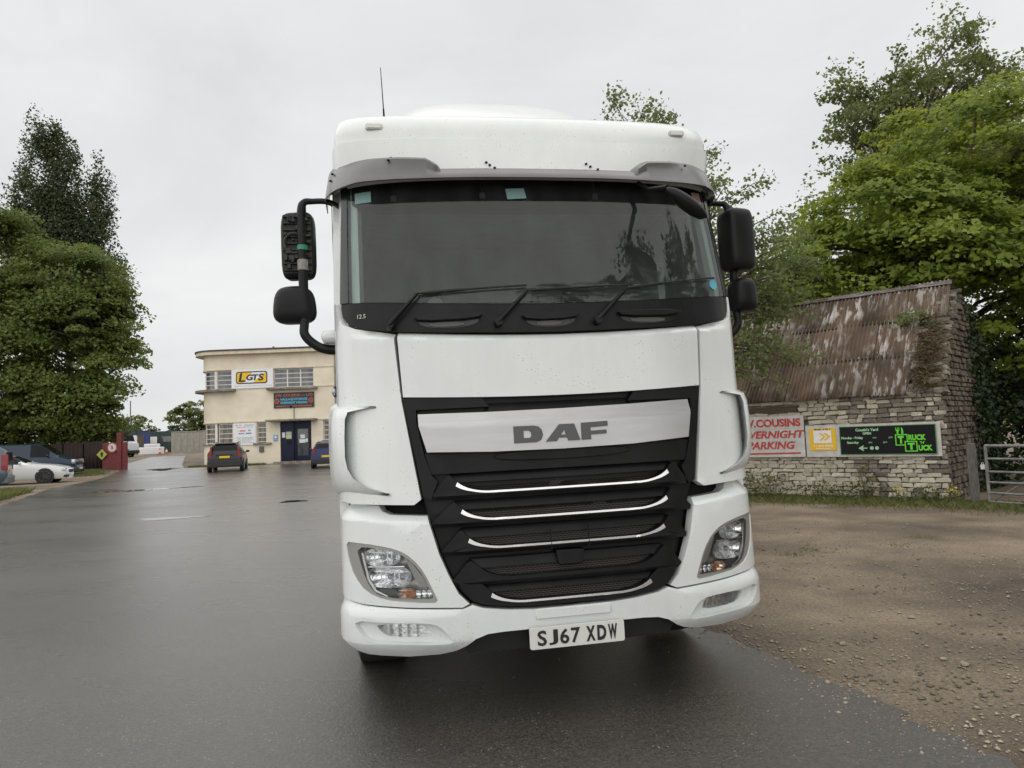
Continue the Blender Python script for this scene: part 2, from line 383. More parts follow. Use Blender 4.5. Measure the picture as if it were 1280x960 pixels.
road_loop = [(5, -25), (3.4, -6), (2.6, 0), (2.25, 2.2), (2.12, 3.25), (2.06, 3.5), (1.95, 3.85), (1.83, 4.35), (1.66, 4.92), (1.39, 5.55), (0.9, 7), (0, 12), (-2, 22), (-5, 34),
             (-9, 45), (-11.5, 46.5), (-21.5, 46.5), (-24.2, 52), (-35, 76), (-38.5, 76), (-28.6, 50), (-25.6, 46.5), (-21.06, 35.95), (-18.71, 28.67), (-14.85, 20.64), (-12, 14), (-11.2, 5), (-12, -25)]
ground_patch('road', road_loop, 0.005, ASPHALT, jit=0.06, fine=0.12, seed=4)
# ragged skirt of grit washed over the road edge
def puddle(cx, cy, rx, ry, ang, seed):
    rng = random.Random(seed); pts = []
    for k in range(28):
        t = 2 * math.pi * k / 28; r = 1 + 0.22 * math.sin(3 * t + seed) + 0.12 * math.sin(7 * t + 2 * seed) + rng.uniform(-.06, .06)
        x, y = rx * r * math.cos(t), ry * r * math.sin(t); pts.append((cx + x * math.cos(ang) - y * math.sin(ang), cy + x * math.sin(ang) + y * math.cos(ang)))
    p = ground_patch('puddle', pts, 0.009, WATER, step=50); return p
puddle(-7.42, 15.35, 0.70, 0.26, 0.18, 1)
puddle(-13.0, 26.1, 1.25, 0.36, 0.55, 2); puddle(-14.6, 25.7, 0.45, 0.3, 0.2, 5)
puddle(-5.75, 18.5, 0.34, 0.30, 0.3, 3)
puddle(-22.6, 46.0, 0.9, 1.6, 0.4, 6)
# old tar patches
TAR = mat('tar_patch', (0.018, 0.018, 0.018), 0.55, col2=(0.03, 0.03, 0.03), scale=20, bump=0.5)
def tarpatch(cx, cy, rx, ry, seed):
    rng = random.Random(seed)
    pts = [(cx + rx * (1 + rng.uniform(-.2, .2)) * math.cos(t), cy + ry * (1 + rng.uniform(-.2, .2)) * math.sin(t)) for t in [2 * math.pi * k / 16 for k in range(16)]]
    return ground_patch('road_patch', pts, 0.009, TAR, step=50)
tarpatch(-15.8, 26.6, 1.0, 0.55, 1); tarpatch(-15.4, 23.9, 0.5, 0.2, 2)

def fast_mesh(name, verts, quads, material, parent=None, tint=None, tri=False):
    """big meshes straight from numpy arrays"""
    me = bpy.data.meshes.new(name); nv = len(verts); k = quads.shape[1]; nf = len(quads)
    me.vertices.add(nv); me.vertices.foreach_set('co', np.ascontiguousarray(verts, dtype=np.float32).ravel())
    me.loops.add(nf * k); me.loops.foreach_set('vertex_index', np.ascontiguousarray(quads, dtype=np.int32).ravel())
    me.polygons.add(nf); me.polygons.foreach_set('loop_start', np.arange(0, nf * k, k, dtype=np.int32))
    if tint is not None:
        a = me.attributes.new('tint', 'FLOAT', 'FACE'); a.data.foreach_set('value', np.ascontiguousarray(tint, dtype=np.float32))
    me.update(); me.validate()
    me.materials.append(material); o = bpy.data.objects.new(name, me); COL.objects.link(o)
    if parent is not None: o.parent = parent
    return o

def leaves_arrays(P, N, size, rng, aspect=0.75, fold=0.25):
    """one folded four-sided leaf per point; P centres, N facing"""
    n = len(P); N = N / np.linalg.norm(N, axis=1, keepdims=True)
    a = rng.normal(size=(n, 3)); T = np.cross(N, a); T /= np.linalg.norm(T, axis=1, keepdims=True); B = np.cross(N, T)
    s = size * rng.uniform(0.6, 1.3, (n, 1))
    v = np.stack([P - T * s, P + B * s * aspect - N * s * fold, P + T * s, P - B * s * aspect - N * s * fold], 1).reshape(-1, 3)
    q = np.arange(n * 4).reshape(n, 4)
    return v, q

def make_tree(name, label, base, trunk_h, trunk_r, lobes, n_bough, bough, per, leaf, lmat, seed, flat=0.3, up=1.0, outw=0.6, jit=0.7, shell=0.55,
              branches=60, droop=0.25, cat='tree', group=None, lean=(0, 0), forks=None, size_jit=0.35, spray=0.0):
    rng = np.random.default_rng(seed)
    root = empty(name, base, label=label, cat=cat, group=group)
    cs = np.array([l[0] for l in lobes], float); rs = np.array([l[1] for l in lobes], float)
    wgt = (rs[:, 0] * rs[:, 1] + rs[:, 1] * rs[:, 2] + rs[:, 0] * rs[:, 2]); wgt = wgt / wgt.sum()
    idx = rng.choice(len(lobes), n_bough, p=wgt)
    d = rng.normal(size=(n_bough, 3)); d /= np.linalg.norm(d, axis=1, keepdims=True)
    rad = shell + (1 - shell) * rng.uniform(0, 1, (n_bough, 1)) ** 0.6
    C = cs[idx] + d * rad * rs[idx]
    C[:, 2] = np.maximum(C[:, 2], 0.35)
    outd = d * [1, 1, 0.5]
    # leaves
    per_b = np.maximum(6, (per * rng.uniform(0.5, 1.5, n_bough)).astype(int)); tot = per_b.sum(); bi = np.repeat(np.arange(n_bough), per_b)
    bs = bough * rng.uniform(1 - size_jit, 1 + size_jit, n_bough)
    q = rng.normal(size=(tot, 3)); q /= np.linalg.norm(q, axis=1, keepdims=True); q *= rng.uniform(0, 1, (tot, 1)) ** 0.45
    loc = q * bs[bi][:, None]; loc[:, 2] *= flat
    if spray:   # stretch boughs outwards into sprays
        od = outd[bi] / np.linalg.norm(outd[bi], axis=1, keepdims=True)
        k = rng.uniform(-1, 1, (tot, 1)); loc = loc * (1 - 0.6 * spray) + od * k * bs[bi][:, None] * spray * 1.5
    rr = np.linalg.norm(loc[:, :2], axis=1); loc[:, 2] -= droop * rr ** 2 / np.maximum(bs[bi], 0.1)
    P = C[bi] + loc
    P[:, 2] = np.maximum(P[:, 2], 0.12)
    N = np.array([0, 0, up]) + outd[bi] * outw + rng.normal(size=(tot, 3)) * jit
    v, f = leaves_arrays(P, N, leaf, rng)
    bt = rng.uniform(0, 1, n_bough); tint = np.clip(0.55 * bt[bi] + 0.45 * rng.uniform(0, 1, tot), 0, 1)
    fast_mesh('crown', v, f, lmat, root, tint)
    # trunk and limbs
    mb = MB(); r2 = random.Random(seed)
    top = Vector((lean[0], lean[1], trunk_h)); k = 7
    tp = [Vector((top.x * (i / k) ** 1.3 + r2.uniform(-.06, .06) * trunk_h * 0.06 * i, top.y * (i / k) ** 1.3 + r2.uniform(-.06, .06) * trunk_h * 0.06 * i, trunk_h * i / k - 0.25)) for i in range(k + 1)]
    mb.tube(tp, [trunk_r * (1.25 if i == 0 else 1 - 0.8 * i / k) for i in range(k + 1)], 9)
    sel = rng.choice(n_bough, min(branches, n_bough), replace=False)
    for s in sel:
        e = Vector(C[s]); t = min(0.95, max(0.25, 0.25 + 0.6 * (e.z / max(trunk_h, .1)) * r2.uniform(0.6, 0.95)))
        fi = t * k; i0 = min(int(fi), k - 1); a = tp[i0].lerp(tp[i0 + 1], fi - i0)
        L_ = (e - a).length; mid = a.lerp(e, 0.5) + Vector((r2.uniform(-.1, .1), r2.uniform(-.1, .1), 0.12)) * L_
        r0 = min(trunk_r * 0.5 * (1 - 0.6 * t), 0.02 + 0.02 * L_)
        mb.tube([a, a.lerp(mid, .5) + Vector((0, 0, .04 * L_)), mid, mid.lerp(e, .5) + Vector((r2.uniform(-.04, .04) * L_, r2.uniform(-.04, .04) * L_, .03 * L_)), e], [r0, r0 * .8, r0 * .6, r0 * .4, r0 * .18], 5, cap=False)
    mb.build('trunk', BARK, root, smooth=60)
    return root

def grass_patch(name, label, pts_fn, n, h, lmat, seed, wid=0.012, lean=0.5):
    rng = np.random.default_rng(seed); XY = pts_fn(rng, n); n = len(XY)
    H = h * rng.uniform(0.35, 1.25, n); a = rng.uniform(0, 2 * np.pi, n); W = wid * rng.uniform(.6, 1.4, n)
    z0 = np.array([hgt(x, y) for x, y in XY]) - 0.01
    bx = np.cos(a) * W; by = np.sin(a) * W; l = rng.normal(size=(n, 2)) * H[:, None] * lean
    p0 = np.stack([XY[:, 0] - bx, XY[:, 1] - by, z0], 1); p1 = np.stack([XY[:, 0] + bx, XY[:, 1] + by, z0], 1)
    m0 = np.stack([XY[:, 0] + bx * .7 + l[:, 0] * .4, XY[:, 1] + by * .7 + l[:, 1] * .4, z0 + H * .6], 1)
    t0 = np.stack([XY[:, 0] + l[:, 0], XY[:, 1] + l[:, 1], z0 + H], 1)
    v = np.stack([p0, p1, m0, t0], 1).reshape(-1, 3); q = np.arange(4 * n).reshape(n, 4)
    o = fast_mesh(name, v, q, lmat, None, rng.uniform(0, 1, n)); tag(o, label, 'grass', kind='stuff'); return o

# ================================================================== old yard building (two storeys, rounded corner)
CREAM = mat('cream_render', (0.66, 0.585, 0.445), 0.85, col2=(0.79, 0.72, 0.575), scale=0.9, detail=8, ramp=(0.3, 0.65), stretch=(1, 1, 1.3), bump=0.15, bscale=20)
CREAM2 = mat('cream_trim', (0.54, 0.47, 0.345), 0.85, col2=(0.68, 0.61, 0.48), scale=4, bump=0.15, bscale=25)
CONC = mat('weathered_concrete', (0.10, 0.09, 0.075), 0.9, col2=(0.30, 0.27, 0.21), scale=3.5, detail=6, ramp=(0.3, 0.65), bump=0.3)
ROOFFELT = mat('roof_felt', (0.05, 0.047, 0.045), 0.9, col2=(0.10, 0.09, 0.085), scale=4)
FRAMEW = mat('window_frame_paint', (0.62, 0.60, 0.54), 0.6, col2=(0.74, 0.72, 0.66), scale=9)
PANE = mat('window_pane', (0.055, 0.062, 0.07), 0.07, spec=0.7, col2=(0.13, 0.135, 0.14), scale=1.2, ramp=(0.4, 0.6), stretch=(1.5, 1, 0.4))
PANE2 = mat('window_pane_blinds', (0.07, 0.06, 0.05), 0.12, spec=0.6, col2=(0.20, 0.17, 0.14), scale=3.2, ramp=(0.45, 0.55), stretch=(3.0, 1, 0.15))
NAVY = mat('navy_door_paint', (0.006, 0.008, 0.028), 0.4, spec=.3, col2=(0.010, 0.013, 0.040), scale=5)
SIGNW = mat('white_sign_board', (0.72, 0.73, 0.74), 0.45, col2=(0.78, 0.78, 0.78), scale=4)
BL = Vector((-16.6, 48.0, 0.10))
bld = empty('office_building', BL, label='cream two-storey office building with rounded corner and flat roof', cat='building')
ARC = 1.45 * math.pi / 2
def pathp(s, off):
    """plan path of the facade; off>0 = inwards"""
    if s >= -19.9: return (s, 48 + off)
    if s > -19.9 - ARC:
        t = (-19.9 - s) / 1.45; r = 1.45 - off
        return (-19.9 - r * math.sin(t), 49.45 - r * math.cos(t))
    return (-21.35 + off, 49.45 + (-19.9 - ARC - s))
def sweep(name, s0, s1, z0, z1, o0, o1, material, parent=None, top_o=None, bevel=0, step=0.28):
    n = max(1, int(abs(s1 - s0) / step)) if s0 < -19.9 else 1
    ss = [s0 + (s1 - s0) * i / n for i in range(n + 1)]
    rows = []
    for s in ss:
        a = pathp(s, o0); b = pathp(s, o1); rows.append([Vector((a[0], a[1], z0)) - BL, Vector((a[0], a[1], z1)) - BL, Vector((b[0], b[1], z1)) - BL, Vector((b[0], b[1], z0)) - BL])
    mb = MB(); mb.grid(rows, closed=True); k = len(mb.v)
    mb.f += [(0, 1, 2, 3), (k - 1, k - 2, k - 3, k - 4)]
    return mb.build(name, material, parent or bld, smooth=30, bevel=bevel)
WALL0 = -31.0; WR = -11.85
def wl(s0, s1, z0, z1): return sweep('wall', s0, s1, z0, z1, 0, 0.32, CREAM)
wl(WALL0, -15.72, -0.1, 1.56); wl(-13.62, WR, -0.1, 1.56)
wl(WALL0, -22.2, 1.56, 2.94); wl(-18.9, -17.28, 1.56, 2.94); wl(-16.64, -15.72, 1.56, 2.94); wl(-13.62, -12.82, 1.56, 2.94); wl(-12.1, WR, 1.56, 2.94)
wl(WALL0, WR, 2.94, 5.24)
wl(WALL0, -22.2, 5.24, 6.52); wl(-18.94, -16.1, 5.24, 6.52); wl(-13.40, WR, 5.24, 6.52)
wl(WALL0, WR, 6.52, 7.58)
mb = MB(); mb.box(WR - .32 - BL.x, WR - BL.x, .33, 10.2, -0.2, 7.48); mb.box(-21.3 - BL.x, WR - .33 - BL.x, 9.9, 10.2, -0.2, 7.48); mb.build('rear_wall', CREAM, bld)
mb = MB(); mb.box(-21.0 - BL.x, WR - .34 - BL.x, 0.9, 9.8, 0.0, 7.45); mb.build('interior_core', DARK, bld)
sweep('roof_slab', WALL0, WR + 0.05, 7.58, 7.80, -0.5, 1.2, CREAM2); sweep('roof_edge', WALL0, WR + 0.08, 7.80, 7.90, -0.56, 1.3, ROOFFELT)
mb = MB(); mb.box(-21.0 - BL.x, WR - BL.x, 1.0, 10.3, 7.52, 7.72); mb.build('flat_roof', ROOFFELT, bld)
for s0, s1, z0, z1, o in ((WALL0, -18.65, 5.09, 5.24, -0.55), (-16.5, -13.13, 5.07, 5.22, -0.42)): sweep('window_ledge', s0, s1, z0, z1, o, -0.003, CONC)
sweep('entrance_canopy', -16.43, -13.17, 2.955, 3.06, -0.9, -0.003, CONC)
sweep('sill', -22.0, -18.6, 1.49, 1.58, -0.13, -0.002, CONC); sweep('sill', -17.5, -16.3, 1.44, 1.56, -0.16, -0.002, CONC); sweep('sill', -12.9, WR, 1.49, 1.58, -0.13, -0.002, CONC)
for z in (6.53, 5.22, 2.965):
    for a, b in (((WALL0, WR),) if z == 6.53 else ((-18.6, -16.55), (-13.1, WR)) if z == 5.22 else ((WALL0, -16.5), (-13.1, WR))): sweep('string_course', a, b, z, z + 0.07, -0.05, -0.001, CREAM2)
def window(s0, s1, z0, z1, cols, rows, pm):
    fr = sweep('window', s0, s1, z0, z0 + 0.05, 0.10, 0.17, FRAMEW)
    parts = [(s0, s1, z1 - .05, z1)]
    for k in range(1, rows): z = z0 + (z1 - z0) * k / rows; parts.append((s0, s1, z - .022, z + .022))
    for q in parts:
        b = sweep('glazing_bar', q[0], q[1], q[2], q[3], 0.10, 0.17, FRAMEW); b.parent = fr
    for k in range(cols + 1):
        s = s0 + (s1 - s0) * k / cols; b = sweep('mullion', max(s0, s - .04), min(s1, s + .04), z0 + .05, z1 - .05, 0.09, 0.175, FRAMEW); b.parent = fr
    for i in range(cols):
        for j in range(rows):
            a = s0 + (s1 - s0) * i / cols + .042; b = s0 + (s1 - s0) * (i + 1) / cols - .042
            p = sweep('pane', a, b, z0 + (z1 - z0) * j / rows + .01, z0 + (z1 - z0) * (j + 1) / rows - .01, 0.125, 0.135, pm); p.parent = fr
    return fr
window(-22.18, -20.13, 5.26, 6.5, 2, 4, PANE); window(-19.95, -18.96, 5.26, 6.5, 1, 4, PANE)
window(-16.08, -13.42, 5.24, 6.5, 3, 4, PANE)
window(-22.18, -20.06, 1.6, 2.92, 2, 4, PANE2); window(-19.87, -18.92, 1.6, 2.92, 1, 4, PANE2)
window(-17.26, -16.66, 1.6, 2.92, 1, 4, PANE2); window(-12.8, -12.12, 1.6, 2.92, 1, 4, PANE2)
sweep('pier', -20.12, -19.96, 1.57, 2.93, 0.02, 0.2, FRAMEW); sweep('pier', -20.12, -19.96, 5.25, 6.51, 0.02, 0.2, FRAMEW)
# entrance
mb = MB(); mb.box(-15.70 - BL.x, -14.84 - BL.x, 0.10, 0.16, 0.12, 2.84); mb.build('door_side_panel', NAVY, bld)
mb = MB(); mb.box(-14.84 - BL.x, -13.63 - BL.x, 0.22, 0.30, 2.45, 2.84); mb.box(-14.84 - BL.x, -14.74 - BL.x, .20, .30, .12, 2.45); mb.box(-13.75 - BL.x, -13.63 - BL.x, .20, .30, .12, 2.45); mb.build('door_frame', NAVY, bld)
dr = MB(); dr.box(-14.73 - BL.x, -13.76 - BL.x, 0.235, 0.275, 0.13, 2.44); dr = dr.build('door', NAVY, bld)
mb = MB(); mb.box(-14.6 - BL.x, -13.9 - BL.x, 0.225, 0.236, 0.5, 2.3); mb.build('door_glass', PANE, dr)
mb = MB(); mb.tube([(-13.86 - BL.x, .18, 1.0), (-13.86 - BL.x, .18, 1.3)], .018); mb.build('handle', GREYP, dr)
for q in ((-14.42, -14.12, 1.66, 1.92), (-14.5, -14.1, 1.36, 1.6), (-14.08, -13.93, 1.4, 1.64)):
    mb = MB(); mb.box(q[0] - BL.x, q[1] - BL.x, .218, .224, q[2], q[3]); mb.build('paper_notice', SIGNW, dr)
BLUEP = mat('pale_blue_print', (0.35, 0.45, 0.5), 0.5, col2=(0.6, 0.58, 0.3), scale=3)
for q, mm in (((-15.62, -15.42, 1.75, 2.1), SIGNW), ((-15.36, -14.98, 1.66, 2.14), BLUEP)):
    mb = MB(); mb.box(q[0] - BL.x, q[1] - BL.x, .088, .098, q[2], q[3]); mb.build('poster', mm, bld)
mb = MB(); mb.box(-15.28 - BL.x, -15.02 - BL.x, .05, .1, 1.25, 1.55); mb.build('letter_box', BLACK, bld)
mb = MB(); mb.box(-16.5 - BL.x, -13.3 - BL.x, -0.75, -.004, -.2, .06); mb.box(-16.1 - BL.x, -13.3 - BL.x, -0.4, -.004, .06, .2 - .04); mb.build('steps', CONC, bld, bevel=0.01)
mb = MB(); mb.box(-17.12 - BL.x, -16.82 - BL.x, -.1, -.003, .83, 1.22); mb.build('meter_box', GREYP, bld, bevel=.01)
mb = MB(); mb.tube([(-14.75 - BL.x, -.05, 2.96), (-14.75 - BL.x, -.05, 3.75), (-14.8 - BL.x, -.35, 3.85)], .02, 6); mb.tube([(-14.82 - BL.x, -.3, 3.83), (-14.82 - BL.x, -.5, 3.75)], [.03, .08], 8); mb.build('wall_lamp', BLACK, bld)
mb = MB(); mb.tube([(WR - .08 - BL.x, -.07, 0.0), (WR - .08 - BL.x, -.07, 7.4)], .05, 8); mb.build('drainpipe', CONC, bld)
# --- signs on it
def board(name, x0, x1, z0, z1, y, material, label, cat='sign', thick=0.05):
    cx = (x0 + x1) / 2; e = empty(name, (cx, y, z0), label=label, cat=cat)
    mb = MB(); mb.box(-(x1 - x0) / 2, (x1 - x0) / 2, -thick, 0, 0, z1 - z0); mb.build('board', material, e)
    return e
YEL = mat('sign_yellow', (0.75, 0.46, 0.01), 0.4); INK = mat('sign_black', (0.012, 0.012, 0.012), 0.45); GREYW = mat('sign_grey', (0.35, 0.35, 0.37), 0.5)
def small_print(parent, runs, z, h, material, y, seed=3):
    """print too small to read in the photograph: a broken row of letter-sized strokes"""
    r = random.Random(seed + int(z * 1000)); mb = MB()
    for x0, x1, _ in runs:
        x = x0
        while x < x1:
            w_ = h * r.uniform(.25, .6)
            if r.random() > .14: mb.box(x, x + w_, y, y + .001, z - h / 2 * r.uniform(.75, 1), z + h / 2)
            x += w_ + h * .22
    return tag(mb.build('small_print', material, parent), kind='stuff')
s1 = board('company_sign', -18.93, -16.12, 5.27, 6.57, 47.98, SIGNW, 'white company sign with yellow and black logo between the upper windows')
def shape(name, poly, y0, y1, material, parent): mb = MB(); mb.prism(poly, y0, y1); return mb.build(name, material, parent)
shape('logo_outline', rrect(-1.1, 1.02, .30, 1.13, .16), -.062, -.051, INK, s1); shape('logo_panel', rrect(-1.03, .95, .37, 1.06, .12), -.07, -.0625, YEL, s1)
shape('logo_band', [(-.62, .372), (.05, .372), (.92, 1.058), (.02, 1.058)], -.076, -.0705, SIGNW, s1)
for bx, ch, sz in ((-.72, 'L', .82), (-.20, 'G', .52), (.16, 'T', .52), (.56, 'S', .62)): text('lettering', ch, sz, INK, s1, (bx, -.08, .70), bold=.02, sx=1.25, shear=.15)
shape('logo_bar', [(-.92, .44), (-.5, .44), (-.5, .53), (-.92, .53)], -.083, -.0785, INK, s1)
small_print(s1, [(-1.25, .1, -.05), (.1, 1.3, .0)], .15, .05, GREYW, -.052)
SKYB = mat('sign_sky_blue', (0.10, 0.42, 0.60), 0.5); REDO = mat('sign_orange_red', (0.50, 0.13, 0.06), 0.5); CHAR = mat('sign_charcoal', (0.022, 0.018, 0.02), 0.4)
s2 = board('haulage_sign', -16.10, -13.38, 3.84, 4.88, 47.985, CHAR, 'dark haulage and storage sign with red and blue lettering above the entrance')
text('lettering', 'J.W. COUSINS', .25, REDO, s2, (-.42, -.055, .84), bold=.006, sx=1.05); text('lettering', '(Haulage)', .12, REDO, s2, (.55, -.055, .83)); text('lettering', 'LTD', .24, REDO, s2, (1.05, -.055, .84), bold=.006)
text('lettering', 'HAULAGE·STORAGE', .22, SKYB, s2, (0, -.055, .57), bold=.008, sx=.9); text('lettering', 'OVERNIGHT PARKING', .22, SKYB, s2, (0, -.055, .34), bold=.008, sx=.82)
small_print(s2, [(-1.2, 1.2, 0)], .11, .09, REDO, -.055)
for sx in (-1.15, 1.15):
    mb = MB(); mb.tube([(sx, -.05, .47), (sx, -.06, .47)], .17, 18); mb.build('emblem', REDO, s2); mb = MB(); mb.tube([(sx, -.06, .47), (sx, -.064, .47)], .12, 16); mb.build('emblem_centre', CHAR, s2)
    text('lettering', 'C', .17, REDO, s2, (sx, -.066, .47), bold=.008)
s3 = board('notice_board', -18.84, -17.34, 1.45, 2.90, 47.985, SIGNW, 'white printed notice board between the ground floor windows')
RED = mat('sign_red', (0.55, 0.03, 0.03), 0.5); BLU = mat('sign_blue', (0.03, 0.10, 0.42), 0.5)
for zz, hh, cm, w_ in ((1.33, .09, GREYW, .62), (1.2, .07, GREYW, .55), (.5, .05, GREYW, .6), (.42, .05, GREYW, .5), (.34, .05, GREYW, .62), (.26, .05, GREYW, .45), (.16, .05, GREYW, .58)):
    small_print(s3, [(-w_, w_, 0)], zz, hh, cm, -.053)
small_print(s3, [(-.45, .12, 0)], .95, .12, RED, -.053); small_print(s3, [(.2, .5, 0)], .97, .12, BLU, -.053); small_print(s3, [(-.4, .0, 0), (.08, .45, 0)], .77, .11, BLU, -.053)
s4 = board('safety_sign', -16.17, -15.87, 1.63, 2.06, 47.99, mat('safety_blue', (0.12, 0.33, 0.5), 0.5), 'small pale blue safety sign beside the navy entrance', thick=.02)
shape('symbol', rrect(-.08, .08, .2, .38, .07), -.03, -.021, SIGNW, s4); text('lettering', 'SAFETY', .07, SIGNW, s4, (0, -.022, .1))

# ================================================================== stone barn
STONE = mat('barn_stone', (0.37, 0.325, 0.25), 0.9, col2=(0.62, 0.575, 0.47), scale=7, detail=6, ramp=(0.3, 0.7), bump=0.5, bscale=30, rnd=0.17)
STONE_D = mat('barn_stone_dark', (0.11, 0.094, 0.074), 0.9, col2=(0.32, 0.285, 0.23), scale=6, detail=6, ramp=(0.3, 0.7), bump=0.6, bscale=30, rnd=0.3)
MORTAR = mat('barn_mortar', (0.10, 0.086, 0.067), 0.95, col2=(0.22, 0.19, 0.15), scale=9, bump=0.6)
def rust_mat():
    m = bpy.data.materials.new('rusted_sheet'); m.use_nodes = True; t = m.node_tree; b = t.nodes['Principled BSDF']; lk = t.links.new
    c = t.nodes.new('ShaderNodeTexCoord'); oi = t.nodes.new('ShaderNodeObjectInfo')
    c.object = barn
    def noise(s, st, d=5):
        mpn = t.nodes.new('ShaderNodeMapping'); mpn.inputs['Scale'].default_value = st; lk(c.outputs['Object'], mpn.inputs[0])
        n = t.nodes.new('ShaderNodeTexNoise'); n.inputs['Scale'].default_value = s; n.inputs['Detail'].default_value = d; n.inputs['Roughness'].default_value = .65; lk(mpn.outputs[0], n.inputs['Vector']); return n.outputs['Fac']
    def ramp(f, *st):
        r = t.nodes.new('ShaderNodeValToRGB'); el = r.color_ramp.elements
        while len(el) < len(st): el.new(0.5)
        for e, (p, cc) in zip(el, st): e.position = p; e.color = (*cc, 1)
        lk(f, r.inputs[0]); return r.outputs[0]
    rust = ramp(noise(2.2, (1, .5, .5)), (.3, (.060, .043, .031)), (.5, (.112, .077, .053)), (.72, (.175, .125, .088)))
    pale = ramp(noise(9, (1.2, .3, .3)), (.3, (.30, .265, .235)), (.7, (.50, .475, .45)))
    msk = ramp(noise(4.2, (2.0, .42, .42), 8), (.50, (0, 0, 0)), (.57, (1, 1, 1)))
    big = ramp(noise(0.9, (1, .8, .8), 3), (.40, (0, 0, 0)), (.55, (1, 1, 1)))
    mm = t.nodes.new('ShaderNodeMath'); mm.operation = 'MULTIPLY'; lk(msk, mm.inputs[0]); lk(big, mm.inputs[1])
    x = t.nodes.new('ShaderNodeMix'); x.data_type = 'RGBA'; lk(mm.outputs[0], x.inputs[0]); lk(rust, x.inputs[6]); lk(pale, x.inputs[7])
    hs = t.nodes.new('ShaderNodeHueSaturation'); mr = t.nodes.new('ShaderNodeMapRange'); mr.inputs['To Min'].default_value = .75; mr.inputs['To Max'].default_value = 1.25
    lk(oi.outputs['Random'], mr.inputs[0]); lk(mr.outputs[0], hs.inputs['Value']); lk(x.outputs[2], hs.inputs['Color']); lk(hs.outputs[0], b.inputs['Base Color'])
    b.inputs['Roughness'].default_value = .8; b.inputs['Specular IOR Level'].default_value = .3
    return m
BARN = Vector((7.85, 13.0, 0)); BROT = R(-40)
barn = empty('stone_barn', BARN, BROT, label='old rubble stone barn with rusty corrugated iron roof', cat='barn')
RUST = rust_mat()
def bw(x, y, z):
    c, s = math.cos(BROT), math.sin(BROT); return Vector((BARN.x + x * c - y * s, BARN.y + x * s + y * c, z))
EAVE, RIDGE, HALF, BLEN = 2.02, 4.27, 2.0, 7.0
wall = MB(); wall.box(-BLEN, -0.03, 0.05, 0.45, -0.2, EAVE + .02); wall = wall.build('wall', MORTAR, barn)
# opening with timber lintel (partly hidden behind the painted sign)
mb = MB(); mb.box(-3.7, -2.62, 0.0, 0.06, 1.74, 1.88); mb.build('lintel', mat('old_timber', (0.06, 0.04, 0.03), 0.9, col2=(0.11, 0.08, 0.055), scale=6, stretch=(1, 8, 8), bump=.4), barn)
rng = random.Random(11)
proto = []
for k in range(10):
    mb = MB(); mb.box(-.5, .5, -.5, .5, -.5, .5, jit=.10, rng=rng)
    me = mb.mesh('stone'); bm = bmesh.new(); bm.from_mesh(me); bmesh.ops.bevel(bm, geom=bm.edges[:], offset=.09, segments=1, affect='EDGES', profile=.5); bm.to_mesh(me); bm.free(); proto.append(me)
protoD = [p.copy() for p in proto]
for p in proto: p.materials.append(STONE)
for p in protoD: p.materials.append(STONE_D)
SIGNS = [(-3.75, -2.47, .84, 1.69), (-2.46, -0.07, .83, 1.46)]
cands = []; z = -0.04; row = 0
while z < EAVE - .02:
    h = rng.uniform(.072, .108); x = 0.0 + rng.uniform(-.03, .03)
    while x > -BLEN:
        w = rng.uniform(.11, .27); x0 = x - w; cx = x - w / 2; cz = z + h / 2
        hid = any(a + .05 < cx < b - .05 and c + .08 < cz < d - .08 for a, b, c, d in SIGNS) or (-3.65 < cx < -2.67 and 1.72 < cz < 1.9)
        if not hid: cands.append((cx, cz + rng.uniform(-.008, .008), w - .007 + rng.uniform(-.010, .006), h - .006 + rng.uniform(-.010, .006), rng.uniform(.0, .022)))
        x = x0
    z += h; row += 1
near = [c for c in cands if c[0] > -4.1]; far = [c for c in cands if c[0] <= -4.1]
near.sort(key=lambda c: -(c[2] * c[3]) / (1 + abs(c[0]) * .08)); far += near[300:]; near = near[:300]
def dark_zone(cx, cz):     # random picks of darker stone, most often below the broken verge
    return (cz > 1.35 and cx > -1.75 and rng.random() < .85) or (cx > -0.55 and rng.random() < .45) or (cz < .8 and -1.6 < cx < -.9 and rng.random() < .6) or rng.random() < .05
for cx, cz, w, h, pr in near:
    o = bpy.data.objects.new('stone', (protoD if dark_zone(cx, cz) else proto)[rng.randrange(10)]); COL.objects.link(o); o.parent = wall
    o.location = (cx, .075 - pr, cz); o.scale = (w, .15, h); o.rotation_euler = (rng.uniform(-.06, .06), rng.uniform(-.055, .055), rng.uniform(-.07, .07))
def stones_mesh(items, fn):
    mb = MB()
    for it in items:
        T = fn(it); src = proto[rng.randrange(10)]
        mb.add([T @ v.co for v in src.vertices], [tuple(p.vertices) for p in src.polygons])
    return mb
mb = stones_mesh(far, lambda c: Matrix.Translation((c[0], .075 - c[4], c[1])) @ Matrix.Diagonal((c[2], .15, c[3], 1)))
tag(mb.build('stonework', STONE, barn), kind='stuff')
